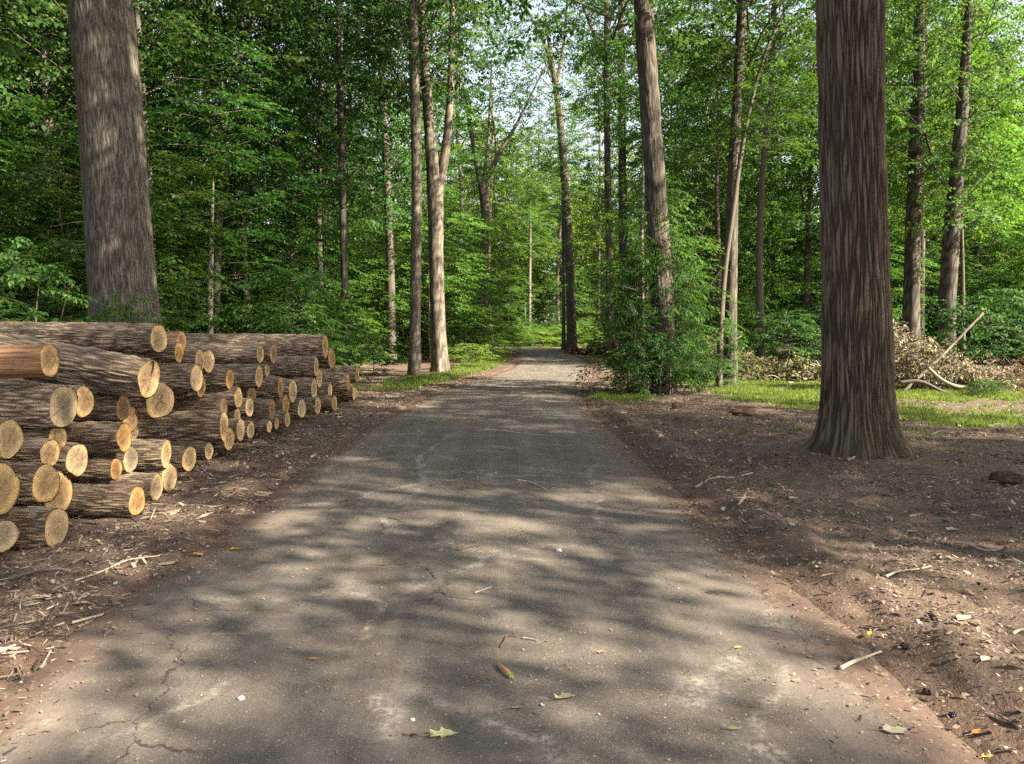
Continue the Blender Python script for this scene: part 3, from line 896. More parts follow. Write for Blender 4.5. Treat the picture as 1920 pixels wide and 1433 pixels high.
# px, py, height of the sawn end, x of its plane, yaw, rise (deg towards the wood), tint, length, bark tint, label
LOGS = [
 (298, 635, 57, -3.9, 10, 0, 't', 3.6, 1.0, 'dark barked log topmost in the stack, round tan end facing the road'),
 (341, 641, 40, -4.3, 0, 0, 'r', 2.0, 'b', 'barkless salmon log peeping out behind the topmost dark log'),
 (336, 661, 42, -3.9, 0, 0, 'o', 3.2, 1.0, 'orange ended log just under the topmost dark log'),
 (375, 676, 44, -3.8, 4, 0, 'y', 3.2, 1.05, 'narrow yellow ended log half hidden by the round pale end beside it'),
 (391, 677, 47, -3.75, 9, 0, 'p', 3.2, 1.0, 'round pale end of a log resting in the upper row beside a narrow yellow end'),
 (280, 710, 80, -3.32, 6, 8, 'p', 4.2, 1.1, 'long sloping log with a dark split down its cut face'),
 (94, 676, 63, -3.5, 2, -2, 'y', 3.4, 'b', 'half stripped reddish log with a bright yellow end lying on the stack'),
 (300, 767, 80, -3.5, 17, 0, 'p', 3.0, .9, 'stout log with star shaped crack in its wide round face'),
 (369, 709, 56, -3.65, 3, 0, 't', 3.4, 1.0, 'dark log ending in front of a small orange face, right of the split log'),
 (377, 724, 46, -3.75, 3, 0, 'o', 3.2, 1.0, 'small orange face tucked behind the dark log right of the split log'),
 (120, 769, 92, -3.55, 4, 1, 'g', 3.6, 1.35, 'thick weathered log with a silver grey cut face'),
 (157, 754, 66, -3.65, 4, 0, 'y', 3.4, 1.1, 'bright yellow end just behind the silver grey face'),
 (231, 767, 54, -3.7, 3, 0, 'd', 3.4, 1.0, 'shaded log with a broken brown end under the long split log'),
 (243, 774, 56, -3.8, 8, 0, 'd', 3.4, .9, 'shadowed round end behind the broken brown end'),
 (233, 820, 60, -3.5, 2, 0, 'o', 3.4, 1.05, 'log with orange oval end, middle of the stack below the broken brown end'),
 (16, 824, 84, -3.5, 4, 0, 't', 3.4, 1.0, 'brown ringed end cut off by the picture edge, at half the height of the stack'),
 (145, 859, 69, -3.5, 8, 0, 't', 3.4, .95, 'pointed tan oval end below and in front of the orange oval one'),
 (94, 853, 60, -3.55, 4, 0, 'y', 3.4, 1.0, 'narrow yellow end under the thick weathered grey log'),
 (109, 832, 54, -3.65, 5, 0, 'y', 3.4, 1.0, 'yellow end wedged in shade behind the narrow yellow one under the grey log'),
 (86, 905, 84, -3.5, 5, 0, 'y', 3.4, 1.05, 'log with neat yellow rimmed face standing second from the ground at the near end'),
 (3, 917, 107, -3.5, 6, 0, 'y', 3.4, 1.0, 'biggest yellow end, half out of the picture, nearest corner of the stack'),
 (106, 989, 80, -3.35, 5, 0, 't', 3.4, .95, 'ground log with yellow rimmed brown face at the near end of the stack'),
 (5, 1006, 70, -3.5, 22, 0, 'g', 2.6, .9, 'slanting grey faced log on the ground at the picture edge'),
 (257, 940, 60, -3.2, 6, 0, 'o', 3.0, .95, 'dark ground log lying forward of the stack with a brown orange end'),
 (294, 915, 55, -3.35, 3, 0, 't', 3.0, 1.4, 'pale barked ground log beside the one lying forward'),
 (218, 880, 45, -3.6, 2, 0, 'o', 3.2, .9, 'small dark orange end low in the stack, half covered'),
 (245, 862, 54, -3.6, 4, 0, 'g', 3.2, .9, 'grey brown end in a gap left of the pinkish log'),
 (312, 859, 58, -3.4, -6, 0, 'y', 3.2, 1.25, 'pinkish barked log with splintered narrow edge'),
 (318, 893, 60, -3.4, 4, 0, 't', 3.2, .9, 'tan end on the ground against the splintered pinkish log'),
 (355, 861, 52, -3.4, 10, 0, 'y', 3.0, .85, 'yellow oval end on the ground under the large dark body of a log'),
 (251, 803, 34, -3.75, 6, 0, 't', 3.0, .9, 'small tan end peeping between the star cracked log and the orange oval one'),
 (109, 914, 92, -3.62, 4, 0, 'y', 3.2, 1.0, 'tall yellow end behind the neat yellow rimmed face'),
 (610, 650, 47, -3.6, 0, 0, 'r', 4.0, 1.2, 'long straight log along the top of the far half, reddish end'),
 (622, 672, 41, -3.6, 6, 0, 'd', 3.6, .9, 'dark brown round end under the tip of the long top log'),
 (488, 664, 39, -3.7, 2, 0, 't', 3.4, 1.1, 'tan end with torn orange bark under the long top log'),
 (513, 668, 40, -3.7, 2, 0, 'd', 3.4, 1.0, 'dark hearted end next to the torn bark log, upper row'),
 (486, 706, 47, -3.55, 0, 0, 'p', 3.6, 1.0, 'thick dark log with pale pinkish end below the torn bark log'),
 (431, 716, 42, -3.7, 2, 0, 'o', 3.4, 1.0, 'slim log with orange brown end, left of the thick pale pinkish end'),
 (593, 689, 39, -3.6, 0, 0, 't', 3.6, 1.0, 'long log second from the top at the far end, narrow tan end'),
 (599, 708, 38, -3.6, 5, 0, 't', 3.6, 1.0, 'rounder tan end directly beneath the narrow one at the far end'),
 (447, 741, 42, -3.6, 2, 0, 'y', 3.4, .95, 'yellow tan end below the slim orange brown one'),
 (472, 741, 40, -3.75, 6, 0, 'd', 3.4, .9, 'shaded yellowish end tucked under the thick pale pinkish log'),
 (526, 724, 43, -3.6, -3, 0, 'd', 3.4, .95, 'sliver thin end with a black hollow heart'),
 (549, 734, 49, -3.55, 2, 0, 't', 3.6, 1.0, 'tall oval tan end right of the black hearted sliver'),
 (589, 730, 41, -3.6, 1, 0, 't', 3.6, 1.1, 'reddish barked log with narrow tan end, below the far pair'),
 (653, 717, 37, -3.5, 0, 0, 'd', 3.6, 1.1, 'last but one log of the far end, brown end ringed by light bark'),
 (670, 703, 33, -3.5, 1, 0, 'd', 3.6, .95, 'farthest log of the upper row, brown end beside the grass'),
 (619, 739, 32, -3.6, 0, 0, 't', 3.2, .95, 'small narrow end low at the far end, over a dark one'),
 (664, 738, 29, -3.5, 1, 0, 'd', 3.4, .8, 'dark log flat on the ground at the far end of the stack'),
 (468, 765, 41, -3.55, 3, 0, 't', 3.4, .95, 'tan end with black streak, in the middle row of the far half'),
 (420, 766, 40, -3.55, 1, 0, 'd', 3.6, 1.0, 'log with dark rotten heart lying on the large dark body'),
 (420, 801, 62, -3.5, -4, 0, 'y', 3.8, 1.0, 'large dark log seen along its side, end nearly edge on'),
 (430, 818, 45, -3.5, 8, 0, 'y', 3.2, .9, 'yellow round end below and behind the large dark log seen along its side'),
 (451, 808, 46, -3.45, 3, 0, 't', 3.2, .9, 'oval tan ground log with a brown heart, beside the yellow round end'),
 (470, 804, 36, -3.45, 4, 0, 't', 3.2, .9, 'twin looking narrow end on the ground right of the brown hearted oval'),
 (510, 770, 42, -3.55, 0, 0, 'd', 3.6, 1.0, 'dark barked log with ringed brown end, low in the far half'),
 (536, 764, 42, -3.55, 2, 0, 'o', 3.4, 1.0, 'bright orange narrow end low in the far half'),
 (539, 781, 34, -3.5, 3, 0, 'y', 3.2, .9, 'yellow end touching the ground under the bright orange one'),
 (566, 766, 40, -3.5, 10, 0, 'g', 3.2, .95, 'grey faced log on the leaf litter in the far half'),
 (596, 759, 37, -3.5, 4, 0, 't', 3.2, .9, 'tan pointed end on the leaf litter beyond the grey faced log'),
 (627, 750, 30, -3.5, 8, 0, 'd', 3.2, .8, 'small dark ground end under the small narrow one at the far end'),
 (505, 800, 24, -3.45, 8, 0, 't', 2.6, .9, 'little tan end on the ground below the ringed brown one'),
 (519, 793, 24, -3.45, 4, 0, 'y', 2.6, .9, 'little yellow end on the ground next to the little tan one'),
 (392, 846, 36, -3.55, 6, 0, 't', 2.8, .8, 'short broken end on the ground in the dark hollow under the large log'),
 (445, 782, 30, -3.65, 4, 0, 'd', 3.0, .9, 'small shaded end above the brown hearted oval'),
 (501, 694, 30, -3.8, 2, 0, 't', 3.4, 1.0, 'small tan end hidden between the upper logs of the far half'),
]


def settle_logs():
    L = []
    for (px, py, hh, x, yaw, rise, tint, ln, bt, lab) in LOGS:
        Y = -x * FPX / (CX - px) * (cp + (CY - py) / FPX * sp)
        p = at(px, py, Y)
        r = hh / FPX * Y / 2 * .98
        L.append([p.y, p.z, r, p.y, p.z, p.x])
    A = np.array(L)
    for it in range(160):
        d = A[None, :, :2] - A[:, None, :2]
        dist = np.sqrt((d ** 2).sum(-1)) + 1e-6
        R = (A[:, 2][:, None] + A[:, 2][None]) * .93
        ov = np.clip(R - dist, 0, None)
        np.fill_diagonal(ov, 0)
        ov = np.minimum(ov, .05)
        push = -(d / dist[..., None] * ov[..., None]).sum(1) * .22
        A[:, :2] += push + (A[:, 3:5] - A[:, :2]) * .06
        A[:, 1] = np.maximum(A[:, 1], A[:, 2] * .93)
    return A


_A = settle_logs()
for (row, a, i) in zip(LOGS, _A, range(len(LOGS))):
    px, py, hh, x, yaw, rise, tint, ln, bt, lab = row
    # keep the sawn end on the line of sight it has in the stack's face
    xx = a[5] * a[0] / a[3]
    bm, fm, bend = LOGB if bt == 'b' else LOGM[i % 7]
    o = link('cut_log', None, None, (xx, a[0], a[1]))
    bk = link('bark', bm, o)
    yr = math.radians(-yaw + random.uniform(-1.5, 1.5))
    o.rotation_euler = (random.uniform(0, 6.28), math.radians(rise + random.uniform(-.6, .6)), yr)
    # roll about its own axis first, then rise, then yaw
    o.rotation_mode = 'XYZ'
    o.scale = (ln, a[2], a[2])
    b = 1.0 if bt == 'b' else bt
    bk.color = (b, b * .98, b * .96, 1)
    tag(o, lab, 'log', 'cut logs stacked beside the road')
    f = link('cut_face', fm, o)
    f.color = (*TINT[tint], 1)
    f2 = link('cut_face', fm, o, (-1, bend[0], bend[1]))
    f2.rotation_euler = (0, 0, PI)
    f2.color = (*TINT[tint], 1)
    if 'dark split' in lab or 'star shaped' in lab:      # the open drying splits in two of the faces
        rng = np.random.default_rng(i)
        mb = MB()
        for (a0, L0, w0) in ([(.08, 1.0, .10), (3.3, .8, .03)] if 'split' in lab else [(.6, .42, .035), (2.3, .5, .03), (4.0, .62, .035), (5.3, .36, .03)]):
            n_ = 9
            q = []
            for k in range(n_):
                u = k / (n_ - 1)
                rr_ = .88 * L0 * u
                aa = a0 + .16 * math.sin(5 * u + i) * u
                w_ = w0 * ((.35 + u) if 'split' in lab else math.sin(PI * min(.98, u + .05)) + .12) * .5
                c_ = np.array([0, math.sin(aa) * rr_, math.cos(aa) * rr_])
                nrm = np.array([0, math.cos(aa), -math.sin(aa)]) * w_
                q += [c_ - nrm + (.004, 0, 0), c_ + nrm + (.004, 0, 0), c_ - nrm * .6 - (.004, 0, 0), c_ + nrm * .6 - (.004, 0, 0)]
            F_ = [[4 * k, 4 * k + 1, 4 * k + 5, 4 * k + 4] for k in range(n_ - 1)]
            mb.add(np.array(q), np.array(F_), .0)
        sp_ = link('split', mb.mesh('split', M['bark_oak'], False), o)
        sp_.rotation_euler = (-o.rotation_euler.x, 0, 0)

# ------------------------------------------------------------------ trees one can tell apart
NAMED_WINDOWS = []   # (px0, px1, depth): lines of sight that must stay open in front of these trunks


def named_tree(label, Y, pts, mat, forks=(), n=48, seg=120, amp=.012, cells=0, celllen=.25, flare=.4, flare_h=.35, seed=1,
               top=18.0, crown_=None, crown_mat='leaf_mid', name='broadleaf_tree', group=None, base_px=None, win=True, limbs=True, roots=5, root_tubes=(), wp=1.0):
    """a tree traced by its trunk: pts = (px, py, width in px), from the foot upward, at distance Y"""
    P3 = []
    R = []
    for q in pts:
        p = at(q[0], q[1], Y + (q[3] if len(q) > 3 else 0))
        P3.append(p)
        R.append(q[2] / FPX * Y / 2)
    foot = Vector((P3[0].x, P3[0].y, ground_z(P3[0].x, P3[0].y)))
    if P3[0].z > .3:
        d = (P3[0] - P3[1])
        foot = P3[0] + d * ((P3[0].z) / max(-d.z, 1e-3)) if d.z < 0 else Vector((P3[0].x, Y, 0))
        foot.z = ground_z(foot.x, foot.y)
        P3 = [foot] + P3
        R = [R[0] * 1.04] + R
    else:
        P3[0] = foot.copy()
    P3 = [P3[0] - Vector((0, 0, .12))] + P3
    R = [R[0]] + R
    d = (P3[-1] - P3[-2]).normalized()
    if top > P3[-1].z + .5:
        k = (top - P3[-1].z) / max(d.z, .5)
        P3.append(P3[-1] + d * k)
        R.append(R[-1] * .35)
    root = link(name, None, None, foot)
    tag(root, label, 'tree', group)
    mb = MB()
    tube(mb, [p - foot for p in P3], R, n, seg, amp, cells, celllen, seed, flare, flare_h, roots=roots, wp=wp)
    for (ra, rl, rr0) in root_tubes:
        dx_, dy_ = math.cos(ra), math.sin(ra)
        w_ = R[1]
        q = []
        for u_, h_ in ((.55, .42), (.95, .20), (1.25, .085), (1.6, .025), (2.1, -.05)):
            k_ = w_ * (.55 + (u_ - .55) * rl)
            sd_ = .10 * math.sin(u_ * 5 + ra * 3) * u_
            q.append((dx_ * k_ - dy_ * sd_, dy_ * k_ + dx_ * sd_, h_ - .02))
        tube(mb, q, [rr0, rr0 * .9, rr0 * .72, rr0 * .5, rr0 * .3], 20, 34, amp * .6, 8, .3, seed + 3, wob=.12)
    for fk in forks:
        fp = [at(a, b, Y + (q[0] if q else 0)) - foot for a, b, w_, *q in fk['pts']]
        fr = [w_ / FPX * Y / 2 for a, b, w_, *q in fk['pts']]
        if fk.get('ext', 0):
            dd = (fp[-1] - fp[-2]).normalized()
            fp.append(fp[-1] + dd * fk['ext'])
            fr.append(fr[-1] * .35)
        tube(mb, fp, fr, max(10, n // 2), max(20, seg // 2), amp * .8, cells and max(8, cells // 2), celllen, seed + 7)
    tr = link('trunk', mb.mesh('trunk', M[mat]), root)
    if win:
        xs = [q[0] for q in pts]
        NAMED_WINDOWS.append((min(xs) - 12, max(xs) + 12, Y))
    for kind, k, zoff, sc in (crown_ or []):
        # hang the crown on the trunk's line
        mz = 13.0
        c = P3[-1] - foot
        add_crown(root, kind, k, crown_mat, (c.x * .75, c.y * .75, zoff), random.uniform(0, 6.28), sc, limbs)
    return root


def fork(*pts, ext=0):
    return {'pts': pts, 'ext': ext}


# the two great trunks
named_tree('huge grey trunk rising behind the log stack, fern green growth at its foot', 15.3,
           [(240, 640, 128), (232, 545, 117), (221, 400, 113), (210, 250, 110), (195, 80, 109), (187, 0, 109)], 'bark_great', n=220, seg=420,
           amp=.014, cells=96, celllen=.5, flare=.12, flare_h=.5, seed=3, top=24, crown_=[('high', 0, 1.5, 1.25)], crown_mat='leaf_dark')
named_tree('massive dark ridged trunk standing alone on the bare soil beside the road', 9.5,
           [(1609, 862, 138), (1609, 800, 132), (1609, 700, 124), (1606, 550, 118), (1602, 400, 113), (1597, 200, 110), (1594, 0, 112)], 'bark_oak', n=420, seg=900,
           amp=.034, cells=60, celllen=.75, wp=.8, flare=.52, flare_h=.21, seed=8, top=19, crown_=[('high', 1, -1.5, 1.0)], crown_mat='leaf_mid', roots=4)
# pair on the left verge
named_tree('slim straight trunk, pale below and dark above, left one of the verge pair', 26.6,
           [(777, 706, 23), (778, 600, 21), (780, 480, 20), (781, 350, 19), (777, 150, 18), (774, 0, 17)], 'bark_pale', amp=.008, cells=22, celllen=.6,
           flare=.25, seed=11, top=22, crown_=[('high', 0, 0, .8)], crown_mat='leaf_dark')
named_tree('pale trunk forking into two tall limbs beside the road verge', 29.0,
           [(826, 697, 30), (822, 620, 28), (818, 500, 27), (817, 420, 28), (815, 350, 30), (806, 250, 20), (797, 120, 18), (790, 0, 17)], 'bark_pale',
           [fork((818, 400, 20), (824, 345, 20), (834, 290, 17), (843, 200, 14), (847, 100, 12), (849, 0, 11), ext=6)], amp=.010, cells=26, celllen=.6,
           flare=.42, flare_h=.4, seed=12, top=22, crown_=[('high', 1, .5, .8)], crown_mat='leaf_mid')
# right side of the road, going away
named_tree('tall leaning trunk at the bend of the road, dividing high up', 62,
           [(1072, 652, 20), (1070, 560, 17), (1064, 420, 16), (1056, 300, 14), (1047, 200, 12), (1037, 130, 11)], 'bark_grey',
           [fork((1040, 150, 10), (1024, 90, 7), (1000, 40, 5), ext=4), fork((1042, 165, 8), (1056, 90, 6), (1064, 0, 4), ext=3)], seed=13, top=27, n=24, seg=60, cells=0,
           crown_=[('high', 0, 4, .9)], crown_mat='leaf_bright')
named_tree('thin pole of a tree just beside the leaning trunk at the bend', 62.5, [(1057, 650, 8), (1056, 500, 6), (1055, 380, 5)], 'bark_pale', seed=14, top=17, n=12, seg=30,
           crown_=[('mid', 0, 9, .9)], crown_mat='leaf_bright')
named_tree('straight mottled trunk with one limb forking off high on its side', 44,
           [(1143, 672, 19), (1143, 600, 14), (1142, 450, 13), (1139, 300, 12), (1137, 120, 11), (1138, 0, 9)], 'bark_grey',
           [fork((1137, 125, 8), (1122, 85, 6), (1100, 30, 5), (1084, -20, 4), ext=5), fork((1138, 60, 6), (1150, 20, 5), (1162, -20, 4), ext=4)], seed=15, top=25, n=24, seg=70, cells=16, amp=.008,
           flare=.55, crown_=[('high', 1, 3, .9)], crown_mat='leaf_mid')
named_tree('big dark leaning trunk that rises out of the leafy thicket', 19.4,
           [(1243, 742, 44), (1242, 600, 41), (1237, 480, 40), (1230, 360, 38), (1222, 250, 37), (1212, 100, 35), (1205, 0, 34)], 'bark_grey', n=110, seg=260, amp=.016, cells=34, celllen=.6,
           flare=.3, seed=16, top=24, crown_=[('high', 0, -2.2, .95)], crown_mat='leaf_mid')
named_tree('grey trunk with a slender stem crossing in front, beyond the thicket', 21.5,
           [(1368, 728, 28), (1369, 600, 25), (1371, 450, 24), (1376, 300, 20), (1384, 150, 17), (1391, 0, 16)], 'bark_grey', n=60, seg=150, amp=.012, cells=22, celllen=.6,
           flare=.3, seed=17, top=22, crown_=[('high', 1, -1.5, .85)], crown_mat='leaf_mid')
named_tree('slender stem leaning across the grey trunk and arching away above', 20.8,
           [(1349, 690, 12), (1352, 600, 11), (1360, 500, 10), (1374, 400, 9), (1388, 300, 8), (1405, 210, 6), (1435, 100, 5), (1480, 0, 4)], 'bark_grey', n=16, seg=60, seed=18, top=0,
           flare=.1, name='sapling', crown_=[('mid', 1, 5.5, .8)], crown_mat='leaf_mid')
named_tree('tall smooth trunk behind the brush heap, nearer the big ridged tree', 32,
           [(1707, 660, 32), (1709, 560, 29), (1713, 400, 27), (1718, 250, 24), (1722, 120, 21), (1724, 0, 18)], 'bark_dark', n=40, seg=100, amp=.008, cells=20, celllen=.7, seed=19,
           top=24, crown_=[('tall', 0, 2.0, .9)], crown_mat='leaf_bright')
named_tree('dark trunk leaning outward behind the raised pole of the brush heap', 30,
           [(1775, 660, 31), (1777, 560, 29), (1784, 440, 28), (1794, 330, 25), (1804, 200, 20), (1812, 80, 15)], 'bark_dark',
           [fork((1781, 360, 6), (1760, 330, 5), (1735, 250, 4))], n=40, seg=100, amp=.008, cells=20, celllen=.7, seed=20, top=20, crown_=[('tall', 0, 0.5, .85)], crown_mat='leaf_bright')
# deeper trunks that still show
named_tree('thin lit stem standing just behind the top of the log stack', 22, [(395, 640, 11), (394, 540, 11), (396, 470, 9), (398, 400, 6), (400, 340, 3)], 'bark_pale', n=16, seg=40, seed=21, top=0, flare=.1,
           crown_=[('mid', 2, 1.5, 1.0)], crown_mat='leaf_dark', name='sapling')
named_tree('dark leaning stem high up between the great grey trunk and the road', 27, [(405, 560, 15), (412, 380, 14), (424, 200, 13), (448, 110, 12), (478, 30, 10)], 'bark_dark', n=20, seg=50, seed=22, top=17,
           crown_=[('tall', 1, 0, .7)], crown_mat='leaf_dark')
named_tree('straight dim trunk in the wood beyond the far logs', 27.5, [(650, 690, 15), (647, 560, 14), (643, 400, 13), (638, 200, 12), (636, 0, 11)], 'bark_dark', n=24, seg=70, seed=23, top=21, amp=.006, cells=16,
           crown_=[('tall', 2, 1, .85)], crown_mat='leaf_dark')
named_tree('dim trunk deep in the wood left of the verge pair', 36, [(735, 680, 17), (732, 500, 15), (724, 300, 14), (716, 150, 12), (712, 0, 10)], 'bark_dark', n=20, seg=50, seed=24, top=22,
           crown_=[('tall', 0, 1, .9)], crown_mat='leaf_dark')
named_tree('tree spreading in a fan of three limbs behind the forked pale trunk', 48, [(905, 660, 18), (907, 500, 17), (908, 372, 18), (896, 320, 10), (884, 250, 8)], 'bark_grey',
           [fork((908, 380, 11), (918, 330, 10), (935, 290, 8), (965, 240, 6), (985, 200, 4), ext=3), fork((908, 380, 9), (909, 320, 7), (915, 270, 5), (918, 200, 4), ext=3),
            fork((932, 294, 5), (928, 250, 4), (920, 200, 3))], n=20, seg=60, seed=25, top=17, crown_=[('mid', 0, 8.2, 1.3)], crown_mat='leaf_bright')
named_tree('thin pale stem against the bright foliage at the end of the road', 80, [(993, 620, 7), (993, 560, 6), (994, 450, 5)], 'bark_pale', n=10, seg=24, seed=26, top=15, crown_=[('mid', 1, 8, 1.1)], crown_mat='leaf_bright')
named_tree('dark trunk between the mottled one and the leaning one by the thicket', 52, [(1170, 650, 20), (1169, 500, 17), (1167, 300, 15), (1165, 100, 13), (1164, 0, 11)], 'bark_dark', n=20, seg=50, seed=27, top=26,
           crown_=[('tall', 1, 3, 1.0)], crown_mat='leaf_bright')
named_tree('thin pale stem right beside the big leaning trunk of the thicket', 21, [(1206, 700, 9), (1205, 560, 8), (1203, 450, 7), (1206, 300, 5), (1205, 220, 4)], 'bark_pale', n=12, seg=40, seed=28, top=8.5, flare=.1,
           crown_=[('mid', 2, -.4, .75)], crown_mat='leaf_mid', name='sapling')
named_tree('distant grey trunk above the cut branch tips left of the ridged tree', 46, [(1509, 660, 13), (1512, 560, 12), (1516, 450, 11), (1520, 330, 9)], 'bark_dark',
           [fork((1517, 430, 6), (1506, 380, 5), (1500, 320, 4), ext=2)], n=16, seg=40, seed=29, top=18, crown_=[('tall', 2, 1.5, .8)], crown_mat='leaf_bright')
named_tree('distant dim trunk left of the grey one above the branch tips', 50, [(1449, 640, 9), (1449, 520, 8), (1447, 420, 8), (1444, 330, 7)], 'bark_dark', n=14, seg=40, seed=30, top=18, crown_=[('tall', 0, 1.5, .8)], crown_mat='leaf_mid')
named_tree('thin dark stem to the side of the outward leaning trunk', 33, [(1806, 640, 8), (1805, 520, 7), (1803, 420, 6)], 'bark_dark', n=12, seg=36, seed=31, top=13, crown_=[('mid', 1, 4.5, 1.0)], crown_mat='leaf_bright')
named_tree('dark stem half hidden behind the smooth trunk at the brush heap', 38, [(1726, 640, 13), (1728, 500, 11), (1730, 380, 10)], 'bark_dark', n=14, seg=40, seed=32, top=20, crown_=[('tall', 1, 1.5, .8)], crown_mat='leaf_bright')


# ------------------------------------------------------------------ woodland filling the space between and behind them
_spots = []


def free(x, y, dmin, crown_r, low=True):
    if any((x - a) ** 2 + (y - b) ** 2 < dmin * dmin for a, b in _spots):
        return False
    l, r = redge(y)
    if l - (2.6 if low else 1.2) < x < r + (2.6 if low else 1.2):
        return False
    if low:
        for p0, p1, Y in NAMED_WINDOWS:
            if y < Y + .8:
                px = CX + x / max(y, .1) * FPX
                rr = crown_r / max(y, .1) * FPX
                if px + rr > p0 and px - rr < p1:
                    return False
    _spots.append((x, y))
    return True


def fill(n, xf, y0, y1, kinds, mats, dmin, cr, label, group, cat='tree', name='broadleaf_tree', srange=(.85, 1.15), limbs=True, low=True, tries=60, clear=None):
    made = 0
    for _ in range(n * tries):
        if made >= n:
            break
        y = random.uniform(y0, y1)
        lo, hi = xf(y)
        x = random.uniform(lo, hi)
        if clear and clear(x, y):
            continue
        if not free(x, y, dmin, cr, low):
            continue
        plain_tree(x, y, random.choice(kinds), random.choice(mats), label, group, cat, name, random.uniform(*srange), limbs=limbs)
        made += 1
    return made


# the dark wood on the left
fill(30, lambda y: (-.74 * y - 6, -6.5 - .12 * max(0, y - 22)), 23, 52, ['tall'], ['leaf_dark', 'leaf_dark', 'leaf_mid'], 3.0, 1.0, 'tall shaded tree among many in the dense wood behind the log stack', 'trees of the dense left wood', low=True)
fill(8, lambda y: (-.74 * y - 7, -.62 * y - 2), 11, 24, ['tall'], ['leaf_dark', 'leaf_mid'], 3.5, .8, 'shaded tree at the edge of the picture beyond the near logs', 'trees of the dense left wood')
# layered understorey behind the stack
fill(60, lambda y: (-.73 * y - 3, -6.8 - .05 * y), 18.5, 42, ['mid'], ['leaf_dark', 'leaf_mid', 'leaf_mid', 'leaf_bright'], 2.0, 1.7, 'young tree with layered leafy sprays in the understorey behind the log stack', 'young trees under the left wood', name='young_tree', srange=(.6, 1.1))
fill(26, lambda y: (-.73 * y - 2, -8.2 if y < 19 else -5.2), 16.5, 34, ['bush'], ['leaf_dark', 'leaf_mid', 'leaf_bright'], 1.6, .9, 'leafy bush in the undergrowth behind the log stack', 'bushes behind the log stack', 'bush', 'bush', (.8, 1.5))
# along the left verge towards the bend
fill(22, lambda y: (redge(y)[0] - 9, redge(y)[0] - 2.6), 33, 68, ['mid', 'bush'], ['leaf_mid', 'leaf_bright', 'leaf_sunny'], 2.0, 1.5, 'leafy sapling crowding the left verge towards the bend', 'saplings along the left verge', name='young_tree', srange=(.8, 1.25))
fill(12, lambda y: (redge(y)[0] - 14, redge(y)[0] - 4), 38, 70, ['full'], ['leaf_mid', 'leaf_bright'], 3.5, 2.0, 'tall leafy tree bordering the road towards the bend', 'tall trees left of the bend')
for x_, y_, s_, k_ in [(-2.6, 43, 1.0, 'mid'), (-4.0, 40, 1.1, 'mid'), (-1.9, 47, .9, 'mid')]:
    plain_tree(x_, y_, k_, 'leaf_mid', 'leafy young tree before the fan of three limbs', 'saplings before the fan shaped tree', 'tree', 'young_tree', s_)
for x_, y_, k_, s_, l_ in [(-4.7, 38, 0, 1.0, 'tall tree whose crown hangs over the road behind the verge pair'), (7.2, 41, 1, 1.0, 'tall tree whose crown hangs over the road behind the dark leaning trunk'),
                       (-3.6, 53, 1, 1.1, 'tall tree leaning its crown over the far road before the bend'), (9.5, 52, 0, 1.1, 'tall tree beyond the mottled trunk with high thin crown'), (11.5, 35, 1, .95, 'tall tree with high crown beyond the grey trunk and its crossing stem')]:
    plain_tree(x_, y_, 'high', 'leaf_mid', l_, None, s=s_)
# closing the view at the bend
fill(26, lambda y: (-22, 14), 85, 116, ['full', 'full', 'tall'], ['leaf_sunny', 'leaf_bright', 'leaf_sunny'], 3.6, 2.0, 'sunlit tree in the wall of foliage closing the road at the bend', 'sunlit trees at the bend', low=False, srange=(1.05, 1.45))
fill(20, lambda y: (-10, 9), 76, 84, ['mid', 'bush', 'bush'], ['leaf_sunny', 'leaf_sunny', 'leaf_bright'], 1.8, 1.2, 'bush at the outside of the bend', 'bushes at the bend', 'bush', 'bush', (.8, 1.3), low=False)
# thinner wood on the right, beyond the lawn
fill(30, lambda y: (redge(y)[1] + 4.5, .74 * y + 4), 40, 80, ['full', 'tall'], ['leaf_bright', 'leaf_mid', 'leaf_bright'], 3.8, 2.0, 'slim tree of the open wood beyond the lawn', 'trees of the right wood', clear=lambda x, y: y > 67 - .49 * x and x < 37, srange=(.85, 1.25))
fill(24, lambda y: (redge(y)[1] + 4, .74 * y + 3), 36, 66, ['mid'], ['leaf_mid', 'leaf_dark', 'leaf_bright'], 2.6, 1.6, 'young tree in the understorey beyond the lawn', 'young trees under the right wood', name='young_tree', srange=(.7, 1.1))
fill(34, lambda y: (redge(y)[1] + 3.5, .74 * y + 3), 34, 58, ['bush'], ['leaf_dark', 'leaf_dark', 'leaf_mid'], 1.7, .9, 'shaded bush under the trees beyond the lawn', 'bushes beyond the lawn', 'bush', 'bush', (1.0, 1.7))

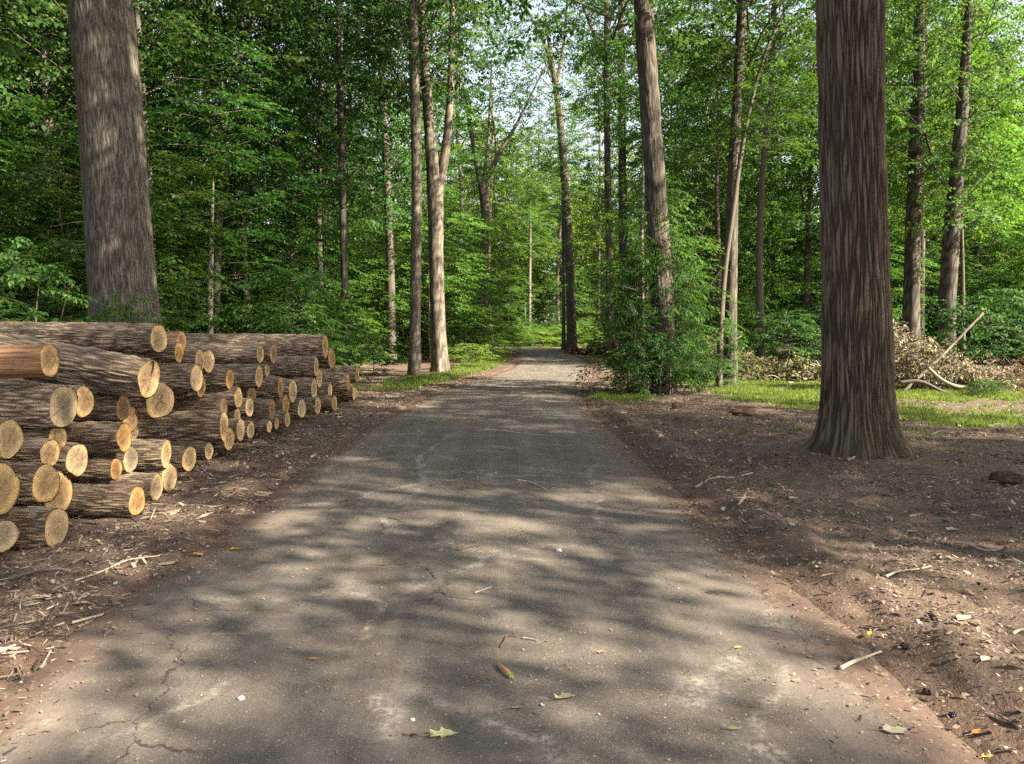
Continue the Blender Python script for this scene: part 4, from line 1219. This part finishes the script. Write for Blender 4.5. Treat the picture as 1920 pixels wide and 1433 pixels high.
# the far wood that closes every gap near the horizon, one mass of foliage
def far_wood():
    Vs, Fs, As, n = [], [], [], 0
    rng = np.random.default_rng(5)
    for k in range(120):
        y = rng.uniform(84, 190)
        x = rng.uniform(-.85, .85) * y
        if y < 112 and -26 < x < 18:
            continue
        me = PROTO['far'][k % 3][0]
        nv = len(me.vertices)
        co = np.empty(nv * 3, np.float32)
        me.vertices.foreach_get('co', co)
        rn = np.empty(nv, np.float32)
        me.attributes['rnd'].data.foreach_get('value', rn)
        co = co.reshape(-1, 3)
        a, s_ = rng.uniform(0, 6.28), rng.uniform(.85, 1.5)
        R = np.array([[math.cos(a), -math.sin(a), 0], [math.sin(a), math.cos(a), 0], [0, 0, 1]])
        Vs.append(co @ R.T * s_ * np.array([1.25, 1.25, 1]) + np.array([x, y, -.3]))
        Fs.append(np.arange(nv).reshape(-1, 4) + n)
        As.append(np.clip(rn + rng.normal(0, .12), 0, 1))
        n += nv
    o = link('woodland', mesh_np('woodland', np.concatenate(Vs), np.concatenate(Fs), M['leaf_mid'], {'rnd': np.concatenate(As)}))
    tag(o, 'distant woodland merging into one mass of leaves behind the nearer trees', kind='stuff')


far_wood()

# trees past the edge of the picture, towards the sun, that dapple the road
SHADE = [(13.94, -6.09, 0, 0.81, 1.02), (9.22, -4.05, 1, 5.45, 1.01), (13.91, 7.29, 0, 3.17, 1.08), (18.17, 9.21, 2, 3.93, 0.96), (11.95, 1.13, 1, 2.43, 0.99), (28.35, -9.75, 0, 0.16, 0.79), (29.86, -4.86, 2, 0.09, 0.98), (24.64, 1.86, 2, 0.43, 1.0), (16.82, 0.92, 1, 1.41, 0.79), (14.48, 2.1, 2, 5.72, 1.07), (20.44, 1.05, 1, 1.99, 0.84), (23.04, -12.3, 1, 0.83, 1.07), (25.77, -0.87, 1, 0.25, 0.86)]
for x, y, pk, rz, s in SHADE:
    r = link('broadleaf_tree', None, None, (x, y, 0))
    tag(r, 'tall tree across the lawn towards the sun, throwing dappled shade on the road', 'tree', 'trees shading the road')
    t_ = link('trunk', TRUNK['tall'][pk], r)
    t_.scale = (s, s, s)
    add_crown(r, 'tall', pk, 'leaf_mid', (0, 0, 0), rz, s)


# ------------------------------------------------------------------ the thicket round the dark leaning trunk
PROTO['thicket'] = [crown('thicket_crown', 700 + k, .15, [3.9, 1.9, 2.9][k], dome([1.0, 1.25, .95][k], .6), [52, 46, 46][k], .08, (.0, .9), .9, fine=True, limb_r=.010, flat=.7, droop=.8, drop=.28) for k in range(3)]


def thicket(px, py, Y, k, s, mat, label, stems, cat='bush', name='bush', rz=0.0):
    g = at(px, py, Y)
    r = link(name, None, None, (g.x, Y, ground_z(g.x, Y)))
    tag(r, label, cat)
    for (dx, hgt, lean, rad) in stems:
        mb = MB()
        tube(mb, [(dx, 0, -.1), (dx + lean * .2, .03, hgt * .4), (dx + lean * .55, -.02, hgt * .75), (dx + lean, 0, hgt)], [rad, rad * .8, rad * .55, rad * .2], 8, 20, wob=.08)
        link('stem', mb.mesh('stem', M['bark_dark']), r)
    add_crown(r, 'thicket', k, mat, (0, 0, 0), rz, s)
    return r


thicket(1236, 752, 18.7, 1, (.85, .8, .8), 'leaf_dark', 'dense dark bush hugging the foot of the dark leaning trunk', [(0, 1.6, .2, .02), (.3, 1.5, .4, .018), (-.3, 1.3, -.3, .018)])
thicket(1188, 735, 19.0, 0, (.65, .65, 1.1), 'leaf_mid', 'upright leafy sapling with pale stem, road side of the dark leaning trunk', [(0, 3.6, .1, .025), (.12, 2.6, .3, .015)], 'sapling', 'sapling', 1.0)
thicket(1256, 735, 18.9, 0, (.7, .7, 1.25), 'leaf_mid', 'tall vine clad sapling growing against the dark leaning trunk', [(0, 3.8, .1, .022), (.15, 3.0, .5, .014)], 'sapling', 'sapling', 2.6)
thicket(1296, 745, 19.3, 2, (.62, .62, .62), 'leaf_dark', 'round green bush lawn side of the dark leaning trunk', [(0, 2.0, .3, .018), (.2, 1.4, .3, .015)], rz=2.0)
thicket(1290, 742, 19.9, 2, (.6, .6, 1.25), 'leaf_mid', 'thin arching sapling with long bare stem slanting toward the grey trunk', [(-.35, 3.7, 1.6, .016), (-.5, 4.6, 1.0, .014)], 'sapling', 'sapling', .4)
thicket(1352, 722, 21.0, 2, (.6, .6, .75), 'leaf_mid', 'small leafy bush at the foot of the grey trunk with the crossing stem', [(0, 1.5, .1, .014)], rz=4.0)
thicket(1165, 742, 18.4, 1, (.45, .45, .4), 'leaf_dark', 'low dark leafy tuft at the road edge before the thicket', [(0, .6, .1, .01)], rz=5.0)
# other single bushes
thicket(238, 640, 14.0, 2, (.85, .7, .80), 'leaf_bright', 'fern green fresh growth in front of the huge grey trunk', [(0, 2.2, .1, .015), (.2, 2.0, .3, .012)], rz=1.2)
thicket(60, 640, 12.8, 2, (1.25, 1.1, 1.08), 'leaf_bright', 'bright leafy bush behind the logs at the picture edge', [(0, 2.6, .2, .02), (.3, 2.4, .4, .016)], rz=3.0)
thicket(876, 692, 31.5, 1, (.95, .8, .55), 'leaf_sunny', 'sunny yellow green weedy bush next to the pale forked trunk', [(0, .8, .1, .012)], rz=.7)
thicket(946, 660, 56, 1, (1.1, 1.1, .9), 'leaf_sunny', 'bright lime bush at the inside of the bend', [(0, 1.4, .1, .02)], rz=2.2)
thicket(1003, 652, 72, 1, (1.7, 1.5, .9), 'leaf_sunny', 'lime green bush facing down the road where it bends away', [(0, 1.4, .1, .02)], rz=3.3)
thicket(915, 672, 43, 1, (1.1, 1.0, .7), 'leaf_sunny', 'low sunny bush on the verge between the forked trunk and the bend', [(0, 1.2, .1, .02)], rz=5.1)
thicket(700, 690, 27.0, 1, (.9, .9, .8), 'leaf_mid', 'leafy bush over the far end of the log stack', [(0, 1.4, .1, .015)], rz=5.6)
thicket(1560, 680, 33, 1, (2.2, 1.5, 1.4), 'leaf_dark', 'large dark shrub in the shade beyond the ridged tree', [(0, 2.0, .2, .03)], rz=.2)
thicket(1880, 690, 24.5, 1, (1.7, 1.3, 1.5), 'leaf_dark', 'broad dark shrub behind the brush heap at the picture edge', [(0, 2.4, .2, .03)], rz=2.9)
thicket(1478, 670, 31, 1, (2.0, 1.4, 1.25), 'leaf_dark', 'wide dark shrub behind the low heap of wilting branches', [(0, 2.0, .2, .03)], rz=4.2)


# ------------------------------------------------------------------ heaps of cut branches
def brush_heap(label, c, size, nbr, nleaf, leafmat, stickmat, seed, leafL=.13, profile=None, long_sticks=()):
    rng = np.random.default_rng(seed)
    x0, y0 = c
    r = link('brush_heap', None, None, (x0, y0, ground_z(x0, y0)))
    tag(r, label, 'brush heap')
    sx, sy, sz = size
    prof = profile or (lambda u: 1 - abs(u) ** 1.6)
    mbt = MB()
    tips = []
    for k in range(nbr):
        u = rng.uniform(-.95, .95)
        v = rng.uniform(-.8, .8)
        hz = sz * max(.12, prof(u)) * rng.uniform(.08, .95) * (1 - .4 * v * v)
        a = rng.normal(0, .9) + (PI if rng.random() < .5 else 0)
        el = rng.normal(.15, .42)
        ln = rng.uniform(.5, 1.5)
        d = np.array([math.cos(a) * math.cos(el), math.sin(a) * math.cos(el) * .6, math.sin(el)]) * ln
        p = np.array([u * sx, v * sy, hz])
        q = [p - d * .5, p - d * .15 + rng.normal(0, .05, 3), p + d * .2 + rng.normal(0, .06, 3), p + d * .5]
        for z in q:
            z[2] = max(z[2], .02)
        rad = rng.uniform(.008, .022)
        if k < 10:
            mb = MB()
            tube(mb, q, [rad * 1.8, rad * 1.5, rad * 1.1, rad * .6], 7, 12)
            link('branch', mb.mesh('branch', M[stickmat]), r)
        else:
            tube(mbt, q, [rad, rad * .8, rad * .6, rad * .25], 5, 9)
        tips.append((q[1], q[2], q[3]))
    tag(link('twigs', mbt.mesh('twigs', M[stickmat]), r), kind='stuff')
    # curled leaves hanging on the twigs
    lv, lf = leaf_geo(leafL, .2, True)
    n = nleaf
    ti = rng.integers(0, len(tips), n)
    P = np.array([tips[i][0] * (1 - t_) + tips[i][2] * t_ for i, t_ in zip(ti, rng.uniform(0, 1.15, n))])
    P += rng.normal(0, .06, (n, 3))
    P[:, 2] = np.maximum(P[:, 2], .04)
    a = rng.uniform(0, 2 * PI, n)
    D = np.column_stack([np.cos(a), np.sin(a), rng.uniform(-1.6, .3, n)])
    U = np.column_stack([rng.normal(0, .7, n), rng.normal(0, .7, n), np.ones(n)])
    R = rot_from(D, U)
    sc = rng.uniform(.5, 1.2, n)
    V = np.einsum('nij,kj->nki', R, lv * np.array([1, 1.15, 1.3])) * sc[:, None, None] + P[:, None, :]
    V[..., 2] = np.maximum(V[..., 2], .01)
    F = (lf[None] + (np.arange(n) * len(lv))[:, None, None]).reshape(-1, 4)
    tag(link('dried_leaves', mesh_np('dried_leaves', V.reshape(-1, 3), F, M[leafmat], {'rnd': np.repeat(rng.beta(2, 2, n), len(lv))}), r), kind='stuff')
    return r


g = at(1755, 735, 19.5)
heap = brush_heap('tall heap of cut branches with pale dried leaves beside the big ridged tree', (g.x + .35, 20.3), (1.9, .85, 2.05), 230, 7000, 'dry', 'bark_grey', 3, .10,
                  profile=lambda u: max(.2, 1.0 - .58 * (u + .7)) if u > -.7 else 1.0)
pts = [at(1740, 690, 19.3), at(1765, 712, 19.1), at(1790, 724, 19.0), at(1812, 727, 19.0)]
mb = MB()
tube(mb, [p - heap.location for p in pts], [.042, .046, .05, .045], 12, 24)
tag(link('bough', mb.mesh('bough', M['pole']), heap), 'thick pale curved bough at the front of the heap')
pts = [at(1685, 718, 19.2), at(1720, 715, 19.1), at(1780, 738, 18.9), at(1830, 735, 18.9)]
mb = MB()
tube(mb, [p - heap.location for p in pts], [.05, .045, .04, .025], 10, 24)
link('bough', mb.mesh('bough', M['bark_grey']), heap)
# the pole propped on it
a, b = gnd(1690, 738), at(1843, 588, 19.8)
pl = link('pole', None, None, a)
mb = MB()
tube(mb, [(0, 0, 0), (b - a) * .5 + Vector((.02, 0, -.03)), (b - a) * .97, b - a], [.036, .034, .029, .026], 12, 40, amp=.004, cells=9, celllen=.3)
mb2 = MB()
tube(mb2, [(b - a) * .985, (b - a) * 1.004], [.027, .026], 12, 3)
link('shaft', mb.mesh('shaft', M['pole']), pl)
link('tip', mb2.mesh('tip', M['wood_bare']), pl)
tag(pl, 'long pale pole leaning up out of the heap of cut branches', 'pole')

g = at(1890, 735, 20.5)
brush_heap('low brown heap of twigs at the picture edge past the pale brush heap', (g.x + .35, 20.6), (1.3, .6, .55), 70, 1500, 'dry_brown', 'twig', 5, .09)
g = at(1850, 748, 18.6)
thicket(1850, 748, 18.6, 1, (.55, .4, .2), 'leaf_mid', 'low green weeds in front of the brush heap', [(0, .3, .05, .006)], 'weeds', 'weed', 1.0)
g = at(1400, 715, 23.5)
brush_heap('lower heap of wilting branches beyond the grey trunk', (g.x, 24.2), (1.7, .8, 1.6), 160, 4200, 'dry_green', 'bark_grey', 7, .10, profile=lambda u: 1 - .75 * (u + .4) if u > -.4 else .9)
g = at(1310, 720, 24.5)
brush_heap('brown tangle of twigs seen through the thicket', (g.x, 25.2), (.9, .6, 1.0), 60, 900, 'dry_brown', 'twig', 9, .1)
g = at(1520, 712, 24)
brush_heap('straggling cut branch with drooping yellowish leaves left of the big ridged tree', (g.x, 23.6), (1.2, .5, .75), 34, 900, 'dry_green', 'stick', 11, .14)
g = at(1108, 665, 50)
brush_heap('far brown brush heap beside the road below the leaning trunk', (g.x + .4, 50), (1.6, .9, .8), 60, 1400, 'dry_brown', 'twig', 13, .2)


# ------------------------------------------------------------------ single leaves, sticks and other small things
def flat_leaf(name, px, py, L, shape, col, label, rz, curl=.25, cat='leaf'):
    g = gnd(px, py)
    if shape == 'lobed':
        out = [(0, 0), (.12, .10), (.10, .34), (.30, .20), (.42, .24), (.46, .52), (.60, .24), (.78, .26), (.84, .10), (1.0, 0)]
    elif shape == 'lance':
        out = [(0, 0), (.2, .10), (.45, .16), (.7, .12), (.88, .05), (1.0, 0)]
    elif shape == 'tulip':
        out = [(0, 0), (.05, .22), (.22, .42), (.40, .28), (.62, .38), (.86, .30), (.82, .10), (.78, 0)]
    else:
        out = [(0, 0), (.15, .20), (.4, .30), (.7, .24), (.9, .1), (1.0, 0)]
    rng = np.random.default_rng(int(px * 7 + py))
    k = len(out)
    mid = [(x, 0) for x, y in out]
    up = [(x, y * rng.uniform(.8, 1.15)) for x, y in out]
    dn = [(x, -y * rng.uniform(.7, 1.1)) for x, y in out]
    V = np.array(mid + up + dn) * L * np.array([1, .72])
    z = .012 + curl * np.abs(V[:, 1]) * (1.0 + .5 * rng.uniform(-1, 1, len(V))) + curl * .25 * L * (V[:, 0] / L - .5) ** 2 * 2
    V = np.column_stack([V, z])
    F = [[i, i + 1, k + i + 1, k + i] for i in range(k - 1)] + [[i + 1, i, 2 * k + i, 2 * k + i + 1] for i in range(k - 1)]
    me = mesh_np(name, V, np.array(F), None)
    m, nt = new_mat(name + '_skin')
    t = NT(nt)
    P = t.n('ShaderNodeTexCoord').outputs['Object']
    y_ = t.n('ShaderNodeSeparateXYZ', {0: P}).outputs[1]
    vein = t.math('LESS_THAN', t.math('ABSOLUTE', y_), .0022)
    c_ = t.mix(t.ramp(t.noise(P, 45.0, 4, .6), [(.35, 0.0), (.75, .7)]), col, tuple(v * .5 for v in col))
    c_ = t.mix(t.math('MULTIPLY', vein, .5), c_, tuple(min(1, v * 1.5) for v in col))
    b_ = t.bsdf(c_, .65, spec=.3)
    t.out(t.n('ShaderNodeMixShader', {0: .25, 1: b_, 2: t.n('ShaderNodeBsdfTranslucent', {'Color': c_}).outputs[0]}).outputs[0])
    me.materials.append(m)
    r = link(name, None, None, (g.x, g.y, ground_z(g.x, g.y)))
    r.rotation_euler = (0, 0, rz)
    link('blade', me, r)
    mb = MB()
    tube(mb, [(.02 * L, 0, .012), (-.25 * L, .03 * L, .010), (-.5 * L, -.02 * L, .012)], [.0022, .0018, .0014], 5, 6)
    link('stalk', mb.mesh('stalk', M['twig']), r)
    tag(r, label, cat)


flat_leaf('fallen_leaf', 800, 1385, .125, 'lobed', (.46, .46, .23), 'pale yellow green lobed leaf lying on the asphalt nearest the camera', .12)
flat_leaf('fallen_leaf', 1036, 1316, .105, 'lobed', (.42, .37, .25), 'curled greyish tan lobed leaf on the asphalt beyond the seed pod', .2, .5)
flat_leaf('fallen_leaf', 1655, 1374, .11, 'tulip', (.38, .34, .24), 'pale grey lobed leaf at the right edge of the asphalt', -.15, .15)
flat_leaf('fallen_leaf', 1364, 1371, .058, 'oval', (.26, .30, .12), 'small pale green oval leaf lying alone on the asphalt', .05, .1)
flat_leaf('fallen_leaf', 1822, 1372, .085, 'oval', (.26, .13, .03), 'large amber brown leaf on the soil in the near corner', .3, .3)
flat_leaf('fallen_leaf', 430, 1034, .10, 'oval', (.55, .36, .03), 'bright yellow leaf at the left edge of the asphalt', .1, .4)
flat_leaf('fallen_leaf', 360, 1042, .085, 'oval', (.42, .17, .03), 'orange leaf on the left dirt edge near the yellow one', .3, .3)
flat_leaf('fallen_leaf', 578, 1240, .048, 'oval', (.48, .24, .04), 'small orange leaf alone on the asphalt left of the middle', .1, .3)
flat_leaf('fallen_leaf', 1776, 998, .13, 'tulip', (.44, .42, .30), 'pale silvery leaf on the soil before the big ridged tree', .4, .3)
flat_leaf('fallen_leaf', 1795, 1184, .12, 'oval', (.44, .36, .25), 'pale curled leaf on the sunlit right soil', .5, .35)
flat_leaf('fallen_leaf', 1840, 1262, .085, 'oval', (.52, .45, .33), 'whitish curled leaf on the right soil near the amber one', .6, .4)
flat_leaf('fallen_leaf', 1630, 1192, .075, 'oval', (.40, .36, .04), 'yellow green sprout like leaf on the ridge of churned soil', 1.0, .6)
flat_leaf('fallen_leaf', 1376, 1220, .05, 'oval', (.36, .30, .12), 'small curled yellowish leaf on the asphalt near its right edge', .3, .5)
flat_leaf('fallen_leaf', 1118, 1230, .055, 'lobed', (.30, .24, .12), 'small curled tan leaf in the middle of the asphalt beyond the pod', .4, .5)
flat_leaf('fallen_leaf', 1342, 1116, .055, 'oval', (.14, .10, .06), 'dark curled leaf on the dirt strip crossing the asphalt edge', 2.6, .6)
flat_leaf('fallen_leaf', 958, 1333, .05, 'oval', (.36, .29, .19), 'tiny heart shaped dry leaf with long stalk, near the seed pod', .15, .3)
flat_leaf('fallen_leaf', 478, 942, .10, 'oval', (.42, .30, .17), 'tan leaf on the dirt edge beside the near logs', .4, .4)
flat_leaf('fallen_leaf', 136, 1138, .11, 'oval', (.40, .32, .20), 'tan curled leaf on the left soil below the near logs', .2, .5)
flat_leaf('fallen_leaf', 1440, 958, .13, 'lance', (.42, .35, .22), 'narrow pale leaf on the right soil at the asphalt edge', .2, .3)
flat_leaf('fallen_leaf', 1700, 1002, .10, 'oval', (.42, .38, .24), 'little pale leaf on the soil next to the silvery one', .2, .3)
flat_leaf('fallen_leaf', 1385, 1002, .09, 'oval', (.32, .33, .09), 'greenish yellow leaf at the right asphalt edge', .2, .3)
flat_leaf('fallen_leaf', 1840, 1413, .06, 'oval', (.40, .30, .08), 'ochre leaf at the bottom corner of the soil', .2, .4)


def stick(name, label, pts, rad, mat, cat='stick', lift=.012):
    P = [gnd(*p[:2]) for p in pts]
    for p, q in zip(P, pts):
        p.z = ground_z(p.x, p.y) + lift + (q[2] if len(q) > 2 else 0)
    o = P[0].copy()
    mb = MB()
    m = len(P)
    tube(mb, [p - o for p in P], [rad * (1 - .55 * i / (m - 1)) for i in range(m)], 8, 10 * m, wob=.15, seed=int(pts[0][0]))
    s_ = link(name, mb.mesh(name, M[mat]), None, o)
    tag(s_, label, cat)
    return s_


stick('stick', 'pale peeled stick lying across the right edge of the asphalt', [(1575, 1258), (1605, 1243), (1625, 1236), (1652, 1231, .03)], .010, 'stick')
stick('twig', 'reddish brown twig on the asphalt, midway, straight', [(858, 1034), (885, 1027), (912, 1018, .015)], .006, 'twig', 'twig')
stick('twig', 'thin reddish twig beside the seed pod', [(872, 1290), (900, 1280), (927, 1270)], .0035, 'twig', 'twig')
stick('twig', 'long bare stalk of the tiny dry leaf near the pod', [(930, 1342), (950, 1336), (968, 1330)], .003, 'twig', 'twig', .008)
stick('stick', 'long pale stick on the right soil before the big ridged tree', [(1305, 917), (1345, 906), (1378, 899), (1412, 895, .03)], .014, 'stick')
stick('stick', 'thin branch resting against the root mound of the big ridged tree', [(1590, 877), (1625, 868, .02), (1660, 856, .06)], .012, 'stick')
stick('stick', 'crooked brown stick on the far middle of the asphalt', [(968, 902), (990, 905), (1008, 912), (1025, 922)], .010, 'stick')
stick('twig', 'dark forked twig on the asphalt under the curled tan leaf', [(938, 1218), (946, 1206), (952, 1196), (970, 1198)], .004, 'twig', 'twig')
stick('twig', 'short pale twig across the middle asphalt', [(980, 1200), (995, 1202), (1008, 1205)], .005, 'stick', 'twig')
stick('twig', 'light twig on the asphalt above the middle', [(890, 1115), (905, 1110), (922, 1104)], .004, 'stick', 'twig')
stick('stick', 'old grey stick on the left soil under the near logs', [(18, 1092), (60, 1080), (110, 1074), (135, 1070)], .016, 'bark_grey')
stick('stick', 'straggling pale stick on the left soil by the asphalt', [(140, 1092), (190, 1078), (240, 1062), (300, 1050)], .008, 'stick')
stick('twig', 'thin curved twig on the left dirt edge', [(92, 1192), (120, 1184), (145, 1175), (165, 1166)], .004, 'twig', 'twig')
stick('stick', 'pale branching root like stick on the right soil', [(1660, 1095), (1690, 1080), (1720, 1078), (1745, 1070)], .008, 'stick')
stick('stick', 'thin wavy stick on the right soil behind the silvery leaf', [(1790, 1022), (1815, 1030), (1845, 1040), (1885, 1038)], .008, 'stick')
stick('stick', 'short pale stick at the picture edge on the right soil', [(1898, 1196), (1912, 1188), (1935, 1180)], .010, 'stick')

# brown seed pod with a green tip
g = gnd(950, 1268)
pod = link('seed_pod', None, None, (g.x, g.y, .016))
mb = MB()
a, b = gnd(932, 1250) - g, gnd(955, 1272) - g
tube(mb, [a, a * .7 + b * .3, a * .3 + b * .7, b], [.004, .012, .015, .012], 12, 20, wob=.06)
link('husk', mb.mesh('husk', M['wood_bare']), pod)
mb = MB()
d_ = (b - a).normalized()
for s_ in (-.5, .1, .6):
    tube(mb, [b * .96, b + d_ * .014 + Vector((.008 * s_, 0, .004)), b + d_ * .03 + Vector((.02 * s_, 0, -.006))], [.008, .006, .001], 6, 8)
link('green_tip', mb.mesh('green_tip', ramp_mat('pod_green', [(0, (.10, .19, .03)), (.5, (.16, .26, .05)), (1, (.2, .3, .08))], .5)), pod)
tag(pod, 'brown seed pod with green torn tip lying on the asphalt', 'seed pod')


def lump(name, label, cat, px, py, r, sq, mat, seed, sink=.3):
    rng = np.random.default_rng(seed)
    g = gnd(px, py)
    n, m = 44, 28
    th, ph = np.meshgrid(np.linspace(0, 2 * PI, n, endpoint=False), np.linspace(0, PI, m))
    d = np.stack([np.sin(ph) * np.cos(th), np.sin(ph) * np.sin(th), np.cos(ph)], -1)
    rr = 1 + .7 * (fbm(d[..., 0] * 2.2 + 5, d[..., 1] * 2.2 + d[..., 2] * 1.7 + 5, seed, 4) - .5) + .35 * (fbm(d[..., 0] * 7 + 9, d[..., 1] * 7 + d[..., 2] * 6 + 9, seed + 1, 3) - .5)
    V = (d * rr[..., None] * r * np.array([1, .8, sq])).reshape(-1, 3)
    i, j = np.meshgrid(np.arange(m - 1), np.arange(n), indexing='ij')
    jn = (j + 1) % n
    F = np.stack([i * n + j, (i + 1) * n + j, (i + 1) * n + jn, i * n + jn], -1).reshape(-1, 4)
    o = link(name, mesh_np(name, V, F, mat, {'h': fbm(V[:, 0] * 9, V[:, 1] * 9 + V[:, 2] * 9, 3)}, False), None, (g.x, g.y, ground_z(g.x, g.y) + r * sq * (1 - sink) * .6))
    tag(o, label, cat)
    return o


red = bark_mat('red_clay', (.085, .045, .030), (.165, .088, .056))
dirt = bark_mat('dark_clod', (.020, .014, .010), (.075, .052, .038))
pale = bark_mat('white_stone', (.42, .40, .36), (.66, .63, .58))
glass = bark_mat('dark_glossy', (.006, .006, .010), (.02, .02, .028))
glass.node_tree.nodes['Principled BSDF'].inputs['Roughness'].default_value = .08
lump('clay_mound', 'red brown clay mound on the soil between thicket and big ridged tree', 'mound', 1397, 778, .27, .34, red, 3, .6)
lump('clay_clod', 'small red clay clod under the thicket by the road', 'clod', 1268, 768, .11, .8, red, 4, .5)
lump('soil_clod', 'black crumbled clod of earth past the big ridged tree', 'clod', 1885, 904, .17, .42, dirt, 5, .6)
lump('stone', 'white pebble on the left part of the near asphalt', 'pebble', 452, 1312, .014, .7, pale, 6, 0)
lump('stone', 'larger pale pebble at the lit patch in the middle of the asphalt', 'pebble', 1048, 1034, .022, .6, pale, 7, 0)
lump('stone', 'brown pebble by the yellow green lobed leaf', 'pebble', 776, 1382, .014, .6, dirt, 8, 0)
lump('stone', 'tan pebble left of the nearest leaf', 'pebble', 773, 1352, .011, .7, pale, 9, 0)
lump('glass_lump', 'dark glossy bead like lump glinting on the soil near the amber leaf', 'lump', 1786, 1336, .017, .7, glass, 10, 0)
lump('soil_clod', 'dark clod on the churned ridge beside the sprout', 'clod', 1700, 1210, .032, .6, dirt, 11, .6)
lump('soil_clod', 'dark clod lower on the churned ridge', 'clod', 1742, 1290, .028, .6, dirt, 12, .6)
# strips of bark and splinters shed along the stack
def strips_accept(x, y):
    d = edge_dist(x, y)
    cl = fbm(x * 1.4, y * 1.4, 71, 3)
    L_ = (x < 0) & (d > .1) & (x > -4.2)
    R_ = (x > 0) & (d > .35)
    return (np.abs(x) < .72 * y + 1.5) & (RNG.uniform(0, 1, len(x)) < np.where(L_, .25 + 2.4 * np.clip(cl - .4, 0, 1), np.where(R_, np.clip(cl - .42, 0, 1) * 1.6, 0)) * (1 - .8 * np.clip(grass_w(x, y) * 1.5, 0, 1)))


xy = sample_ground(14000, -6, 11, 2.3, 24, 1.0, strips_accept)
sz = np.clip(RNG.lognormal(math.log(.06), .5, len(xy)), .02, .22)
scatter_mesh('bark_shreds', np.column_stack([xy, soil_z(xy[:, 0], xy[:, 1])]), sz, RNG.uniform(.03, .09, len(xy)), .12, M['litter'], RNG.beta(2.6, 1.7, len(xy)),
             'thin bark shreds, splinters and bits of twig lying over the soil')


# ------------------------------------------------------------------ light, sky, camera
SUN_AZ = math.radians(116.0)     # clockwise from +Y (down the road)
SUN_EL = math.radians(33.0)
w = bpy.data.worlds.new('World')
scene.world = w
w.use_nodes = True
nt = w.node_tree
nt.nodes.clear()
t = NT(nt)
sky = t.n('ShaderNodeTexSky', sky_type='NISHITA')
sky.sun_disc = False
sky.sun_elevation = SUN_EL
sky.sun_rotation = SUN_AZ
sky.air_density = 1.0
sky.dust_density = 2.0
sky.ozone_density = 1.0
hsv = t.n('ShaderNodeHueSaturation', {'Saturation': .62, 'Value': 1.0, 'Color': sky.outputs[0]})
skyc = t.mix(1.0, hsv.outputs[0], (1.04, 1.0, .95), 'MULTIPLY')
bg = t.n('ShaderNodeBackground', {0: skyc, 1: .085})
ow = t.n('ShaderNodeOutputWorld', {0: bg.outputs[0]})

sd = bpy.data.lights.new('sun', 'SUN')
sd.energy = 5.0
sd.angle = math.radians(.53)
sd.color = (1.0, .90, .74)
so = link('sun', sd)
d = Vector((math.sin(SUN_AZ) * math.cos(SUN_EL), math.cos(SUN_AZ) * math.cos(SUN_EL), math.sin(SUN_EL)))
so.rotation_euler = (-d).to_track_quat('-Z', 'Y').to_euler()
so.location = d * 60

cd = bpy.data.cameras.new('camera')
cd.sensor_width = 36
cd.lens = 36 * FPX / 1920
cd.clip_end = 2000
cam = link('camera', cd, None, (0, 0, CAMH))
cam.rotation_euler = (PI / 2 - PITCH, 0, 0)
scene.camera = cam

scene.view_settings.view_transform = 'Standard'
scene.view_settings.look = 'None'
scene.view_settings.exposure = 2.4
scene.view_settings.gamma = 1
c = scene.cycles
c.max_bounces = 6
c.diffuse_bounces = 3
c.glossy_bounces = 2
c.transmission_bounces = 4
c.transparent_max_bounces = 4
c.caustics_reflective = False
c.caustics_refractive = False
c.sample_clamp_indirect = 6
c.use_adaptive_sampling = False
c.use_denoising = False
try:
    c.denoiser = 'OPENIMAGEDENOISE'
    c.denoising_input_passes = 'RGB_ALBEDO_NORMAL'
except Exception:
    pass
